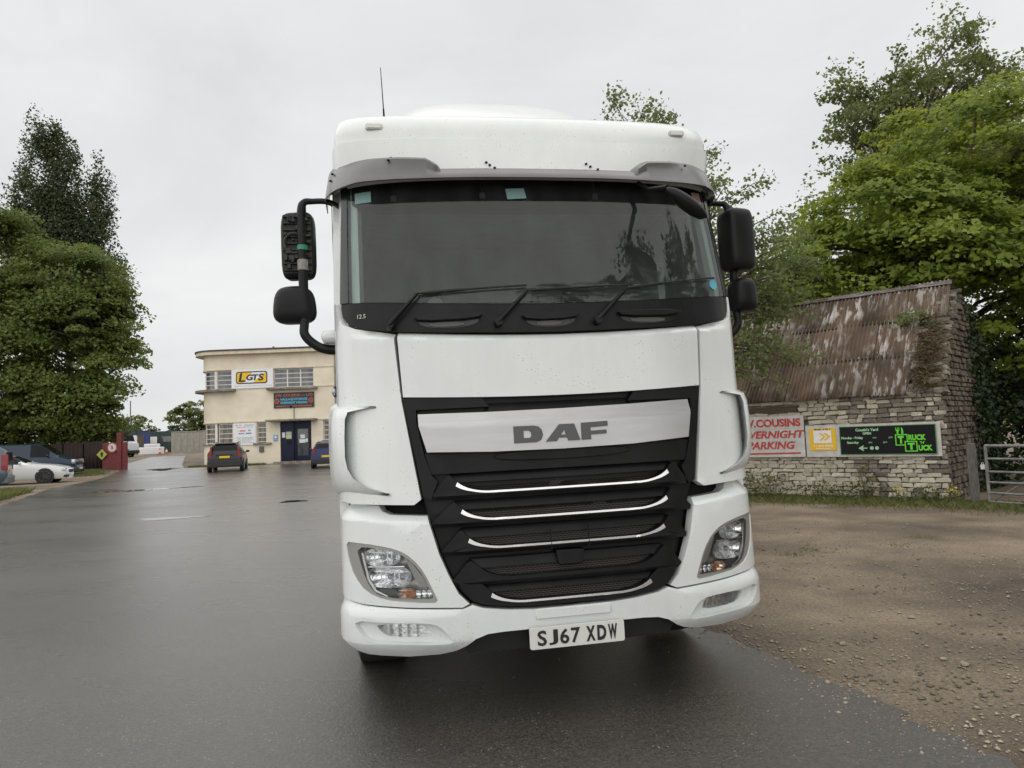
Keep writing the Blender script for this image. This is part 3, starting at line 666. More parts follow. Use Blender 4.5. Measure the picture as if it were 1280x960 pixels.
# gable wall: core + rubble faces
SKEW = .07
gp = [(0.05, -.2), (2 * HALF - .05, -.2), (2 * HALF - .05, EAVE - .05), (HALF, RIDGE - .12), (0.05, EAVE - .05)]
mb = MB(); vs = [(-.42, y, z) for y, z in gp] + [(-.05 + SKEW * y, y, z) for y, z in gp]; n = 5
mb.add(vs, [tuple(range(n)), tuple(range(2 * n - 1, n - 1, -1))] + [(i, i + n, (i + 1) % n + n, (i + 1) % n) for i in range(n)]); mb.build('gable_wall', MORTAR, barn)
items = []; z = -.04
def roofz(y): return EAVE + (RIDGE - EAVE) * (1 - abs(y - HALF) / HALF)
while z < RIDGE - .15:
    h = rng.uniform(.085, .135); y = 0.0
    while y < 2 * HALF:
        w = rng.uniform(.13, .32); cy = y + w / 2
        if z + h < roofz(cy) - .02: items.append((cy, z + h / 2, w - .018, h - .016, rng.uniform(0, .04)))
        y += w
    z += h
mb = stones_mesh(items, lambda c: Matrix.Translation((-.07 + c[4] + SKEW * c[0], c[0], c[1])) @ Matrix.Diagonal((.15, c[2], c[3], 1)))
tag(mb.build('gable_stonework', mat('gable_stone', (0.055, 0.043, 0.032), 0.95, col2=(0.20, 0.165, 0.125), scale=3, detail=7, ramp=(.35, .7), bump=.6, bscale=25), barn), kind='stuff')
mb = MB(); mb.box(-BLEN, -.45, 2 * HALF - .45, 2 * HALF - .05, -.2, EAVE); mb.box(-BLEN, -BLEN + .4, .46, 2 * HALF - .46, -.2, EAVE + .6); mb.build('rear_wall', MORTAR, barn)
# ragged verge: loose stones stepping up the slope beside the sheets
items = []
for k in range(95):
    t = (k + rng.random()) / 95; y = .04 + t * (HALF - .2); z = EAVE + (RIDGE - EAVE) * (y / HALF)
    for q in range(2 if t < .75 else 1):
        items.append((rng.uniform(-.55, -.03) if t < .7 else rng.uniform(-.22, -.03), y + rng.uniform(-.05, .05), z - rng.uniform(.02, .16), rng.uniform(.12, .3), rng.uniform(.12, .26), rng.uniform(.05, .10), rng.uniform(-.4, .4)))
mb = stones_mesh(items, lambda c: Matrix.Translation((c[0], c[1], c[2])) @ Matrix.Rotation(c[6], 4, 'Z') @ Matrix.Rotation(rng.uniform(-.3, .3), 4, 'X') @ Matrix.Diagonal((c[3], c[4], c[5], 1)))
tag(mb.build('verge_stones', STONE_D, barn), kind='stuff')
# corrugated sheets: three courses up the front slope
SL = math.atan2(RIDGE - EAVE, HALF); SLEN = math.hypot(HALF, RIDGE - EAVE) + .12
def sheet_mesh(width, length, seed, bend=0.0):
    r = random.Random(seed); pitch = .076; nx = int(width / pitch * 8); rows = []
    skew = r.uniform(-.008, .008)
    for j in range(5):
        v = j / 4; rows.append([(width * i / nx, length * v, 
                                 .018 * math.sin(2 * math.pi * (width * i / nx) / pitch) + bend * math.sin(math.pi * v) * .5 + skew * i / nx
                                 + (r.uniform(-.006, .006) if j == 0 else 0)) for i in range(nx + 1)])
    mb = MB(); mb.grid(rows); return mb.mesh('roof_sheet', recalc=False)
course = SLEN / 3
NS = 9; SW = .76
sm = [sheet_mesh(SW + .06, course + .10, k, rng.uniform(-.02, .02)) for k in range(6)]
for x_ in sm: x_.materials.append(RUST); x_.shade_smooth()
for r_ in range(3):
    xr = (-.57, -.52, -.04)[r_]
    for k in range(NS):
        x0 = xr - (k + 1) * SW
        if x0 < -BLEN - .1: continue
        o = bpy.data.objects.new('roof_sheet', sm[rng.randrange(6)]); COL.objects.link(o); o.parent = barn
        u = -.14 + r_ * course + rng.uniform(-.015, .015); up = .035 + .016 * r_ * -1 + .012 * (k % 2) + .03
        o.location = (x0 - .03 + rng.uniform(-.008, .008), u * math.cos(SL) - up * math.sin(SL), EAVE + .03 + u * math.sin(SL) + up * math.cos(SL))
        o.rotation_euler = (SL - .018, 0, rng.uniform(-.006, .006))
        so_ = o.modifiers.new('thickness', 'SOLIDIFY'); so_.thickness = .003
# rear slope, ridge capping, purlins
mb = MB(); a = (RIDGE + .06, HALF); b = (EAVE + .0, 2 * HALF + .12)
mb.add([(-BLEN, a[1], a[0]), (-.04, a[1], a[0]), (-.04, b[1], b[0]), (-BLEN, b[1], b[0]), (-BLEN, a[1], a[0] - .03), (-.04, a[1], a[0] - .03), (-.04, b[1], b[0] - .03), (-BLEN, b[1], b[0] - .03)],
       [(0, 1, 2, 3), (4, 7, 6, 5), (0, 4, 5, 1), (1, 5, 6, 2), (2, 6, 7, 3), (3, 7, 4, 0)]); mb.build('rear_roof', RUST, barn)
mb = MB(); rows = []
for i in range(2):
    x = (-BLEN - .05, 0.02)[i]; rows.append([(x, HALF - .10, RIDGE - .0), (x, HALF - .04, RIDGE + .075), (x, HALF + .0, RIDGE + .09), (x, HALF + .05, RIDGE + .07), (x, HALF + .15, RIDGE - .06)])
mb.grid(rows); o = mb.build('ridge_cap', mat('ridge_zinc', (0.07, 0.052, 0.042), .75, col2=(.22, .20, .185), scale=3, ramp=(.45,.7), stretch=(1, 3, 3)), barn); s_ = o.modifiers.new('t', 'SOLIDIFY'); s_.thickness = .004
mb = MB()
for k in range(4): y = .05 + k * .6; z = EAVE + (RIDGE - EAVE) * y / HALF - .07; mb.box(-BLEN + .1, -.2, y, y + .07, z - .05, z + .02)
mb.build('purlin', mat('old_timber', (0, 0, 0)), barn)

# --- signs fixed to the barn
SGREY = mat('faded_white_paint', (0.42, 0.40, 0.37), 0.7, col2=(0.58, 0.56, 0.53), scale=5, detail=6, ramp=(.3, .65)); FRED = mat('faded_red_paint', (0.40, 0.035, 0.03), 0.7, col2=(0.50, 0.16, 0.14), scale=12, ramp=(.45, .75))
def barn_board(name, x0, x1, z0, z1, y, material, label, thick=.04):
    e = empty(name, bw((x0 + x1) / 2, y, z0), BROT, label=label, cat='sign'); mb = MB(); mb.box(-(x1 - x0) / 2, (x1 - x0) / 2, 0, thick, 0, z1 - z0); mb.build('board', material, e, bevel=.003); return e
b1 = barn_board('parking_sign', -3.85, -2.475, .84, 1.69, -.10, SGREY, 'weathered white board hand painted with red overnight parking lettering')
text('lettering', 'J.W.COUSINS', .215, FRED, b1, (-.02, -.003, .70), bold=.010, sx=1.02); text('lettering', 'OVERNIGHT', .21, FRED, b1, (-.0, -.003, .46), bold=.008, shear=.22, sx=1.12)
text('lettering', 'PARKING', .21, FRED, b1, (-.02, -.003, .235), bold=.008, shear=.22, sx=1.12); shape('underline', [(-.62, .085), (.6, .10), (.6, .065), (-.62, .05)], -.004, -.0005, FRED, b1)
shape('rule', [(-.64, .582), (.64, .582), (.64, .590), (-.64, .590)], -.003, -.0005, GREYW, b1)
b2 = barn_board('backing_board', -2.455, -0.07, .835, 1.465, -.075, SGREY, 'long peeling white backing board fixed to the barn wall', thick=.03)
b3 = barn_board('arrow_poster', -2.38, -1.87, .965, 1.405, -.088, YEL, 'small yellow poster with double arrow beside the black opening-hours sign', thick=.012)
shape('print', [(-.17, .15), (.17, .15), (.17, .40), (-.17, .40)], -.003, -.0005, SIGNW, b3)
for dx in (0, .085): shape('chevron', [(-.07 + dx, .20), (-.02 + dx, .20), (.07 + dx, .275), (-.02 + dx, .35), (-.07 + dx, .35), (.015 + dx, .275)], -.006, -.0035, YEL, b3)
small_print(b3, [(-.15, .15, 0)], .42, .035, INK, -.002); small_print(b3, [(-.18, .18, 0)], .09, .03, SIGNW, -.002); small_print(b3, [(-.13, .13, 0)], .04, .025, SIGNW, -.002)
SBLK = mat('gloss_black_sign', (0.005, 0.006, 0.006), 0.4, spec=.2); LIME = mat('sign_lime', (0.13, 0.62, 0.03), 0.5); PGRN = mat('sign_pale_green', (0.33, 0.55, 0.33), 0.5); DGRN = mat('sign_edge_green', (0.06, 0.22, 0.06), 0.5)
b4 = barn_board('opening_hours_sign', -1.80, -0.14, .875, 1.425, -.092, SBLK, 'black opening-hours sign with lime green lettering and fork and knife', thick=.016)
for q in ((-.83, .83, .0, .012), (-.83, .83, .538, .55), (-.83, -.818, .012, .538), (.818, .83, .012, .538)):
    mb = MB(); mb.box(q[0], q[1], -.004, -.0005, q[2], q[3]); mb.build('border', DGRN, b4)
text('lettering', "Cousin's Yard", .072, PGRN, b4, (-.33, -.002, .475), bold=.003); text('lettering', 'OPEN', .058, PGRN, b4, (-.33, -.002, .405), bold=.003)
text('lettering', 'Monday - Friday', .060, PGRN, b4, (-.80, -.002, .325), align='LEFT', bold=.0025); text('lettering', 'am', .056, PGRN, b4, (-.2, -.002, .325)); text('lettering', 'pm', .056, PGRN, b4, (.08, -.002, .325))
text('lettering', 'Saturday', .060, PGRN, b4, (-.70, -.002, .235), align='LEFT', bold=.0025); text('lettering', 'am', .056, PGRN, b4, (-.28, -.002, .235)); text('lettering', 'pm', .056, PGRN, b4, (-.02, -.002, .235))
shape('arrow', [(-.50, .125), (-.40, .185), (-.415, .135), (-.34, .135), (-.34, .115), (-.415, .115), (-.40, .065)], -.004, -.0005, PGRN, b4)
for dx in (-.26, -.17):
    mb = MB(); mb.tube([(dx, -.0005, .125), (dx, -.004, .125)], .034, 14); mb.build('badge', PGRN, b4)
def ring(x0, x1, z0, z1, t): return [[(x0, z0), (x1, z0), (x1, z1), (x0, z1)], [(x0 + t, z0 + t), (x0 + t, z1 - t), (x1 - t, z1 - t), (x1 - t, z0 + t)]]
idm = lambda x, z, o: (x, -.005 + o, z)
def fit_text(ch, x0, x1, z0, z1, y, material, parent, bold=.004):
    o = text('lettering', ch, .15, material, parent, (0, 0, 0), bold=bold); me = o.data; xs_ = [v.co.x for v in me.vertices]; ys_ = [v.co.y for v in me.vertices]
    a, b_, c, d_ = min(xs_), max(xs_), min(ys_), max(ys_)
    for v in me.vertices: v.co.x = (v.co.x - a) / (b_ - a) * (x1 - x0); v.co.y = (v.co.y - c) / (d_ - c) * (z1 - z0)
    o.location = (x0, y, z0); return o
flat_panel('logo_frame', ring(.155, .365, .165, .375, .018), idm, .004, LIME, b4, smooth=None)
mb = MB(); mb.box(.31, .52, -.009, -.0055, .05, .247); mb.build('logo_ground', SBLK, b4); flat_panel('logo_frame', ring(.31, .52, .05, .247, .018), lambda x, z, o: (x, -.014 + o, z), .004, LIME, b4, smooth=None)
fit_text('T', .20, .30, .20, .345, -.003, LIME, b4, .010); fit_text('RUCK', .375, .665, .26, .365, -.003, LIME, b4, .008)
fit_text('T', .36, .475, .085, .212, -.0115, LIME, b4, .010); fit_text('UCK', .53, .76, .065, .17, -.003, LIME, b4, .008); fit_text("'N'", .56, .64, .19, .24, -.003, LIME, b4, .004)
shape('knife', [(.265, .38), (.295, .38), (.30, .43), (.29, .48), (.265, .51)], -.004, -.0005, LIME, b4)
shape('fork', [(x - .035, z) for x, z in [(.225, .38), (.25, .38), (.252, .43), (.27, .45), (.27, .505), (.26, .505), (.26, .46), (.243, .46), (.243, .505), (.232, .505), (.232, .46), (.215, .46), (.215, .505), (.205, .505), (.205, .45), (.223, .43)]], -.004, -.0005, LIME, b4)

# ================================================================== trees and other growth
LF_MAPLE = leaf_mat('maple_leaves', (0.115, 0.160, 0.022), (0.275, 0.335, 0.058), .52)
LF_DARK = leaf_mat('dark_tree_leaves', (0.078, 0.105, 0.024), (0.190, 0.230, 0.060), .46)
LF_MID = leaf_mat('loose_tree_leaves', (0.085, 0.110, 0.030), (0.175, 0.205, 0.070), .45)
LF_PALE = leaf_mat('pale_tree_leaves', (0.105, 0.135, 0.045), (0.205, 0.240, 0.100), .45)
LF_POP = leaf_mat('poplar_leaves', (0.035, 0.048, 0.018), (0.085, 0.100, 0.040), .3)
LF_WEED = leaf_mat('weed_leaves', (0.06, 0.085, 0.02), (0.14, 0.16, 0.05), .3)
LF_IVY = leaf_mat('ivy_leaves', (0.012, 0.024, 0.008), (0.035, 0.055, 0.016), .15)
GRASS = leaf_mat('verge_grass', (0.065, 0.095, 0.022), (0.21, 0.205, 0.075), .3)
STRAW = leaf_mat('dry_grass', (0.11, 0.082, 0.05), (0.24, 0.185, 0.115), .2)
def rel(base, lobes): return [((c[0] - base[0], c[1] - base[1], c[2] - base[2]), r) for c, r in lobes]
def tree_at(name, label, base, lobes, **k): return make_tree(name, label, base, lobes=rel(base, lobes), **k)

G_LEFT = 'tall dark trees behind the parked vans'
b = (-30.5, 52.5, .17)
tree_at('broadleaf_tree', 'dense dark broadleaf tree leaning over the red gate post', b, [((-32.4, 52, 13.2), (3.6, 4.0, 3.9)), ((-30.2, 51, 10.6), (2.7, 3, 2.9)), ((-28.9, 51, 8.2), (1.9, 2.2, 2.2)), ((-30.0, 50.2, 5.0), (2.1, 2.2, 2.3)), ((-33.0, 49.8, 5.5), (2.8, 2.2, 2.6)), ((-34, 49.5, 10.0), (2.6, 2.2, 3.2)), ((-29.3, 51.5, 12.3), (1.2, 1.4, 1.2))],
        trunk_h=15, trunk_r=.45, n_bough=250, bough=1.55, per=300, leaf=.125, lmat=LF_DARK, seed=21, flat=.34, shell=.55, branches=90, outw=.9, jit=.75, size_jit=.5, droop=.3)
b = (-39, 51.5, .16)
tree_at('broadleaf_tree', 'broad dark tree growing directly behind the blue van', b, [((-38.6, 51, 15.5), (4.4, 4.0, 4.6)), ((-36.0, 50, 12.0), (3.0, 2.6, 3.4)), ((-35.5, 49.3, 6.8), (3.2, 2.2, 3.6)), ((-41.5, 49.5, 7.5), (4, 3, 5)), ((-37.6, 48.5, 4.0), (3.6, 1.8, 2.2)), ((-42.5, 50.5, 14), (3, 3, 3.5)), ((-39, 48.8, 10), (3, 2, 2.6))],
        trunk_h=17, trunk_r=.5, n_bough=260, bough=1.6, per=290, leaf=.13, lmat=LF_DARK, seed=22, flat=.34, shell=.55, branches=80, outw=.9, jit=.75, size_jit=.5, droop=.3)
b = (-38, 61, .3)
tree_at('poplar_tree', 'tall narrow many-stemmed poplar rising above the dark trees', b, [((-40.2, 60, 20), (1.9, 1.8, 10.6)), ((-38.4, 60, 20.5), (1.6, 1.6, 9.6)), ((-36.9, 60, 17), (1.2, 1.3, 8.0)), ((-35.2, 60, 18), (1.3, 1.3, 8.8)), ((-33.5, 60, 12.8), (.9, .9, 5.6)), ((-42.0, 60, 17), (1.3, 1.4, 7.3))],
        trunk_h=27, trunk_r=.4, n_bough=720, bough=.85, per=95, leaf=.115, lmat=LF_POP, seed=23, flat=1.6, shell=.3, branches=60, outw=1.0, up=.3, jit=.9, droop=0)
b = (-21.5, 63, .33)
tree_at('small_tree', 'small round tree showing just above the office roof', b, [((-21.3, 63, 8.4), (1.9, 1.5, 1.7)), ((-19.5, 63, 8.1), (1.4, 1.4, 1.2))], trunk_h=8, trunk_r=.2, n_bough=70, bough=.7, per=40, leaf=.15, lmat=LF_MID, seed=24)
b = (-53, 118, 1.1)
tree_at('small_tree', 'bushy tree standing behind the green site cabin', b, [((-53, 118, 5.5), (4.0, 3, 3.6)), ((-50.5, 118, 3.5), (3, 3, 2.2))], trunk_h=6, trunk_r=.25, n_bough=120, bough=1.2, per=36, leaf=.3, lmat=LF_MID, seed=25)
b = (-66, 125, 1.2)
tree_at('small_tree', 'distant bush beyond the blue containers', b, [((-66, 125, 4.5), (3.4, 3, 2.6))], trunk_h=4, trunk_r=.2, n_bough=60, bough=1.1, per=30, leaf=.3, lmat=LF_MID, seed=27)

b = (11.6, 18.6, 0)
tree_at('maple_tree', 'broad yellow-green maple with layered boughs behind the barn', b,
        [((12.8, 18.3, 8.2), (3.6, 2.8, 1.9)), ((10.6, 17.6, 6.4), (3.0, 2.2, 1.5)), ((10.5, 16.3, 5.4), (2.1, 1.3, 1.0)), ((13.2, 16.0, 5.2), (2.4, 1.6, 1.4)), ((8.2, 17.6, 5.0), (1.9, 1.6, 1.3)), ((6.8, 18.2, 4.4), (1.5, 1.4, 1.3)), ((9.3, 17.2, 6.9), (1.5, 1.4, .9)), ((12.2, 15.9, 3.6), (1.7, 1.2, 1.1)), ((14.5, 17, 7), (2.5, 2.2, 2.2))],
        trunk_h=8, trunk_r=.32, n_bough=560, bough=.74, per=150, leaf=.075, lmat=LF_MAPLE, seed=31, flat=.26, shell=.72, branches=70, outw=.85, jit=.5, droop=.35)
b = (15.2, 26.5, 0)
tree_at('tall_tree', 'tall loose open tree rising above the maple', b,
        [((15, 26, 11.0), (3.0, 2.6, 3.2)), ((17.1, 26, 14.6), (1.3, 1.2, 2.5)), ((13.3, 26, 13.2), (1.5, 1.2, 1.5)), ((11.7, 25.5, 7.8), (1.9, 2, 2.0)), ((18.6, 26, 13.6), (1.2, 1.2, 2.2)), ((15.5, 26, 13.5), (1.8, 1.5, 2)), ((21, 27, 12), (2.5, 2, 3.5)), ((10.0, 24.5, 5.6), (1.6, 1.6, 1.6))],
        trunk_h=15, trunk_r=.3, n_bough=420, bough=.66, per=85, leaf=.072, lmat=LF_MID, seed=32, flat=.7, shell=.35, branches=150, outw=.4, up=.6, jit=.9, spray=.55)
b = (3.3, 14.3, 0)
tree_at('slender_tree', 'slender pale-leaved tree between the lorry and the barn', b,
        [((3.5, 14.2, 5.4), (1.3, 1.2, 2.1)), ((4.75, 14, 5.3), (.95, .9, 1.5)), ((5.1, 13.9, 3.3), (.75, .8, 1.15)), ((3.1, 14, 7.7), (.5, .5, .75)), ((2.2, 14, 7.5), (.4, .5, .75)), ((5.3, 14, 4.3), (.7, .8, .9)), ((4.3, 14.2, 3.6), (1.0, .8, 1.6))],
        trunk_h=6.5, trunk_r=.11, n_bough=210, bough=.42, per=62, leaf=.042, lmat=LF_PALE, seed=33, flat=.6, shell=.35, branches=120, outw=.3, up=.6, jit=.9, spray=.5, droop=.15)
b = (12.2, 17.0, 0)
tree_at('ivy_thicket', 'dark ivy-covered thicket beside the barn gable', b, [((11.6, 16.6, 1.7), (1.5, 1.3, 1.8)), ((13, 15.8, 1.6), (1.6, 1.5, 1.9)), ((11.2, 17.6, 3.2), (1.2, 1.2, 1.6)), ((14.6, 14.6, 1.5), (1.6, 1.4, 1.8))],
        trunk_h=3, trunk_r=.12, n_bough=190, bough=.5, per=60, leaf=.075, lmat=LF_IVY, seed=34, flat=.7, shell=.6, cat='bush')
b = (11.5, 24, 0)
tree_at('hedgerow_tree', 'dark bushy hedgerow tree filling the gap behind the barn roof', b, [((10, 24, 4.0), (5.5, 1.8, 3.0)), ((17, 23.5, 4.5), (5, 2, 3.6)), ((5, 24.5, 3.0), (3.0, 1.8, 2.4))],
        trunk_h=5, trunk_r=.2, n_bough=330, bough=.9, per=100, leaf=.09, lmat=LF_DARK, seed=35, flat=.6, shell=.5, cat='tree')
b = (-33, 50.6, .16)
tree_at('hedge', 'dark overgrown hedge behind the red fence', b, [((-30.5, 50.3, 2.6), (3.0, .9, 2.9)), ((-35.5, 50.2, 2.8), (3.5, .9, 3.2)), ((-41, 50, 2.8), (4, .9, 3.2)), ((-46, 50, 2.8), (4, .9, 3.2))],
        trunk_h=2.5, trunk_r=.1, n_bough=560, bough=.8, per=75, leaf=.12, lmat=LF_DARK, seed=37, flat=.8, shell=.2, branches=30, cat='hedge')
# trees on the near side of the yard, seen only as a reflection in the windscreen
b = (11.0, -4.0, 0)
tree_at('roadside_tree', 'leafy roadside tree reflected in the lorry windscreen', b, [((11, -4.8, 10.4), (2.6, 2.4, 4.2)), ((13.8, -0.5, 9.4), (2.6, 3, 4.8)), ((8.4, -7.4, 11.0), (1.9, 1.8, 2.6)), ((12, -3, 5), (3, 3, 3)), ((6.5, -8.8, 10.2), (1.5, 1.5, 2.4))],
        trunk_h=11, trunk_r=.25, n_bough=460, bough=.7, per=64, leaf=.11, lmat=LF_MID, seed=36, spray=.4, flat=.6)

# far hedgerow closing the view behind the lorry
rg = np.random.default_rng(90); n = 26000; x = rg.uniform(-24, 130, n); y = 96 + rg.normal(size=n) * 1.6; hh = 4.2 + 1.6 * np.sin(x * .21) + 1.2 * np.sin(x * .53 + 1) + .8 * np.sin(x * 1.3)
P = np.stack([x, y, .7 + rg.uniform(0, 1, n) ** .8 * hh], 1); v, q = leaves_arrays(P, np.array([0, -.6, .8]) + rg.normal(size=(n, 3)) * .7, .33, rg); o = fast_mesh('distant_hedgerow', v, q, LF_DARK, None, rg.uniform(0, 1, n)); tag(o, 'far hedgerow of trees along the field edge', 'hedgerow', kind='stuff')
# plants on and along the barn
def small_plant(name, label, base, spread, h, n, leaf, lm, seed, cat='plant', group=None):
    rg = np.random.default_rng(seed); root = empty(name, base, label=label, cat=cat, group=group)
    P = rg.normal(size=(n, 3)) * [spread, spread * .8, 0]; P[:, 2] = rg.uniform(0.04, 1, n) ** .8 * h * np.maximum(.15, 1 - (np.linalg.norm(P[:, :2], axis=1) / (2.6 * spread)) ** 2)
    N = np.array([0, 0, .8]) + rg.normal(size=(n, 3)) * .7; v, q = leaves_arrays(P, N, leaf, rg); fast_mesh('foliage', v, q, lm, root, rg.uniform(0, 1, n))
    mb = MB()
    for k in range(10):
        p = P[rg.integers(n)]; mb.tube([(p[0] * .15, p[1] * .15, -.05), (p[0] * .5, p[1] * .5, p[2] * .6), tuple(p)], .004, 4)
    mb.build('stem', LF_WEED, root); return root
p = bw(-.62, 1.22, EAVE + (RIDGE - EAVE) * 1.22 / HALF + .02); small_plant('roof_plant', 'leafy green plant growing out of the rusty barn roof', p, .22, .34, 260, .042, LF_PALE, 41)
p = bw(-1.35, -.22, 0); small_plant('wall_weed', 'tall weed climbing under the opening-hours sign', p, .16, .72, 170, .028, LF_WEED, 42)
p = bw(-3.1, -.3, 0); small_plant('wall_weed', 'leafy weed under the hand painted sign', p, .34, .55, 330, .03, LF_WEED, 43)
p = bw(-3.75, -.35, 0); small_plant('wall_weed', 'bushy weed at the barn foot nearest the lorry', p, .34, .62, 360, .03, LF_WEED, 44)
p = bw(-.35, -.3, 0); small_plant('wall_weed', 'straggling weed at the barn corner beside the gate', p, .22, .34, 190, .026, LF_WEED, 48)
p = bw(-1.75, -.32, 0); small_plant('wall_weed', 'low leafy weed under the joint of backing board and black sign', p, .28, .36, 230, .026, LF_WEED, 49)
p = bw(-2.2, -.25, 0); small_plant('wall_weed', 'low weed below the yellow arrow poster', p, .25, .38, 190, .026, LF_WEED, 45)
FLY = mat('yellow_petals', (0.65, 0.55, 0.05), 0.6)
for k, (lx, ly, lb) in enumerate(((-.75, -.5, 'yellow flowering weed at the foot of the barn corner'), (.12, -.45, 'small yellow flowering weed beside the gate post'))):
    p = bw(lx, ly, 0); w_ = small_plant('flowering_weed', lb, p, .10, .26, 70, .022, LF_WEED, 46 + k)
    rg = np.random.default_rng(50 + k); n = 46; P = rg.normal(size=(n, 3)) * [.06, .06, .05] + [0, 0, .26]; v, q = leaves_arrays(P, rg.normal(size=(n, 3)) + [0, 0, 1], .014, rg); fast_mesh('flowers', v, q, FLY, w_)
def strip(rg, n):     # grassy strip along the barn foot, reaching past the gate
    u = rg.uniform(-6.5, 2.4, n); d = -np.abs(rg.normal(size=n)) * .55 - .03; d = np.where(u > .2, d - .1, d)
    c, s = math.cos(BROT), math.sin(BROT)
    return np.stack([BARN.x + u * c - d * s, BARN.y + u * s + d * c], 1)
grass_patch('verge_grass', 'rough grass and weeds along the foot of the barn', strip, 24000, .095, GRASS, 5, wid=.004)
def lverge(rg, n):
    t = rg.uniform(0, 1, n); w_ = rg.uniform(0, 1, n) ** .7
    x = -15.2 - 3.2 * t - w_ * 2.6 * (1 - t * .6); y = 20.4 + 6.8 * t + rg.normal(size=n) * .15; return np.stack([x, y], 1)
grass_patch('verge_grass', 'yellowing grass verge in front of the grey van', lverge, 9000, .22, GRASS, 6, wid=.012)
def bverge(rg, n): return np.stack([rg.uniform(-21.6, -16.6, n), rg.uniform(47.0, 47.9, n)], 1)
grass_patch('verge_grass', 'thin grass strip below the office windows', bverge, 2500, .14, GRASS, 7, wid=.015)
def lverge2(rg, n):
    t = rg.uniform(0, 1, n); return np.stack([-24.5 - 4 * t + rg.normal(size=n) * .4, 41 + 7 * t + rg.normal(size=n) * .5], 1)
grass_patch('verge_grass', 'grass strip leading to the red gate post', lverge2, 3500, .16, GRASS, 8, wid=.015)
def tufts(rg, n):
    cs = [(3.9, 5.2), (4.25, 5.1), (3.2, 8.4), (3.5, 8.7), (6.1, 6.3), (5.2, 9.3), (4.6, 8.8), (7.4, 9.4)]; k = rg.integers(0, len(cs), n); a = np.array(cs)[k]; return a + rg.normal(size=(n, 2)) * .1
grass_patch('grass_tufts', 'small grass tufts scattered over the dirt', tufts, 900, .035, GRASS, 9, wid=.004)
# dead grass on the broken verge of the roof
rg = np.random.default_rng(77); n = 3600; t = rg.beta(1.5, 2.4, n); y = .02 + t * 1.5; x = -.30 + rg.normal(size=n) * .11; z = EAVE + (RIDGE - EAVE) * y / HALF + .03 + np.abs(rg.normal(size=n)) * .03
P = np.stack([x, y, z], 1); d = rg.normal(size=(n, 3)) * .07 + [.05, -.10, -.07]; wv = rg.normal(size=(n, 3)) * .004
v = np.stack([P - wv, P + wv, P + d * .6 + wv + [0, 0, .02], P + d], 1).reshape(-1, 3); o = fast_mesh('dry_grass', v, np.arange(4 * n).reshape(n, 4), STRAW, barn, rg.uniform(0, 1, n)); tag(o, kind='stuff')
# ivy spilling over the far part of the gable
rg = np.random.default_rng(78); n = 6500; y = 1.3 + rg.beta(2, 1.0, n) * 2.8; z = rg.uniform(0, 1, n) * np.array([min(roofz(min(a, 3.95)) + .1, 4.2) for a in y]); x = .02 + SKEW * y + np.abs(rg.normal(size=n)) * .07
keep = (rg.uniform(0, 1, n) < np.clip((y - 1.6) / 1.6, 0.04, 1)); P = np.stack([x, y, z], 1)[keep]; v, q = leaves_arrays(P, np.array([1, 0, .3]) + rg.normal(size=(len(P), 3)) * .5, .055, rg); iv = fast_mesh('ivy', v, q, LF_IVY, None, rg.uniform(0, 1, len(P)))
iv.location = BARN; iv.rotation_euler = (0, 0, BROT); tag(iv, 'dark ivy climbing the barn gable wall', 'ivy', kind='stuff')

# ------------------------------------------------------------------ field gate
GALV = mat('galvanised_steel', (0.16, 0.155, 0.145), .55, metal=.5, col2=(.28, .27, .25), scale=8, bump=.1)
ga = math.atan2(-.9, .42); gate = empty('field_gate', (8.06, 12.36, 0), ga, label='galvanised metal field gate with diagonal braces beside the barn', cat='gate')
for k, zb in enumerate((1.02, .80, .58, .40, .22, .07)):
    mb = MB(); mb.tube([(.06, 0, zb), (3.1, 0, zb)], .021 if k else .027, 8); mb.build('bar', GALV, gate, smooth=60)
for xx in (.06, 3.1): mb = MB(); mb.tube([(xx, 0, .05), (xx, 0, 1.02)], .027, 8); mb.build('stile', GALV, gate, smooth=60)
for q in (((.1, .03, .08), (1.5, .03, 1.0)), ((1.6, .03, 1.0), (3.05, .03, .08))): mb = MB(); mb.tube(q, .014, 6); mb.build('brace', GALV, gate, smooth=60)
mb = MB(); mb.box(-.015, .05, -.05, -.02, .62, .70); mb.tube([(-.0, -.035, .70), (.0, -.035, .73), (.03, -.035, .73), (.03, -.035, .70)], .005, 5); mb.build('padlock', mat('padlock_pale', (.6, .6, .58), .4), gate)
po = MB(); po.box(-.055, .055, -.055, .055, -.3, 1.07); po = po.build('gate_post', mat('grey_timber', (.09, .082, .072), .9, col2=(.16, .15, .135), scale=7, stretch=(6, 6, 1), bump=.4), None, bevel=.015); po.location = (7.98, 12.50, 0); po.rotation_euler = (0, R(-1.5), .4)
tag(po, 'weathered timber gate post at the barn corner', 'post')

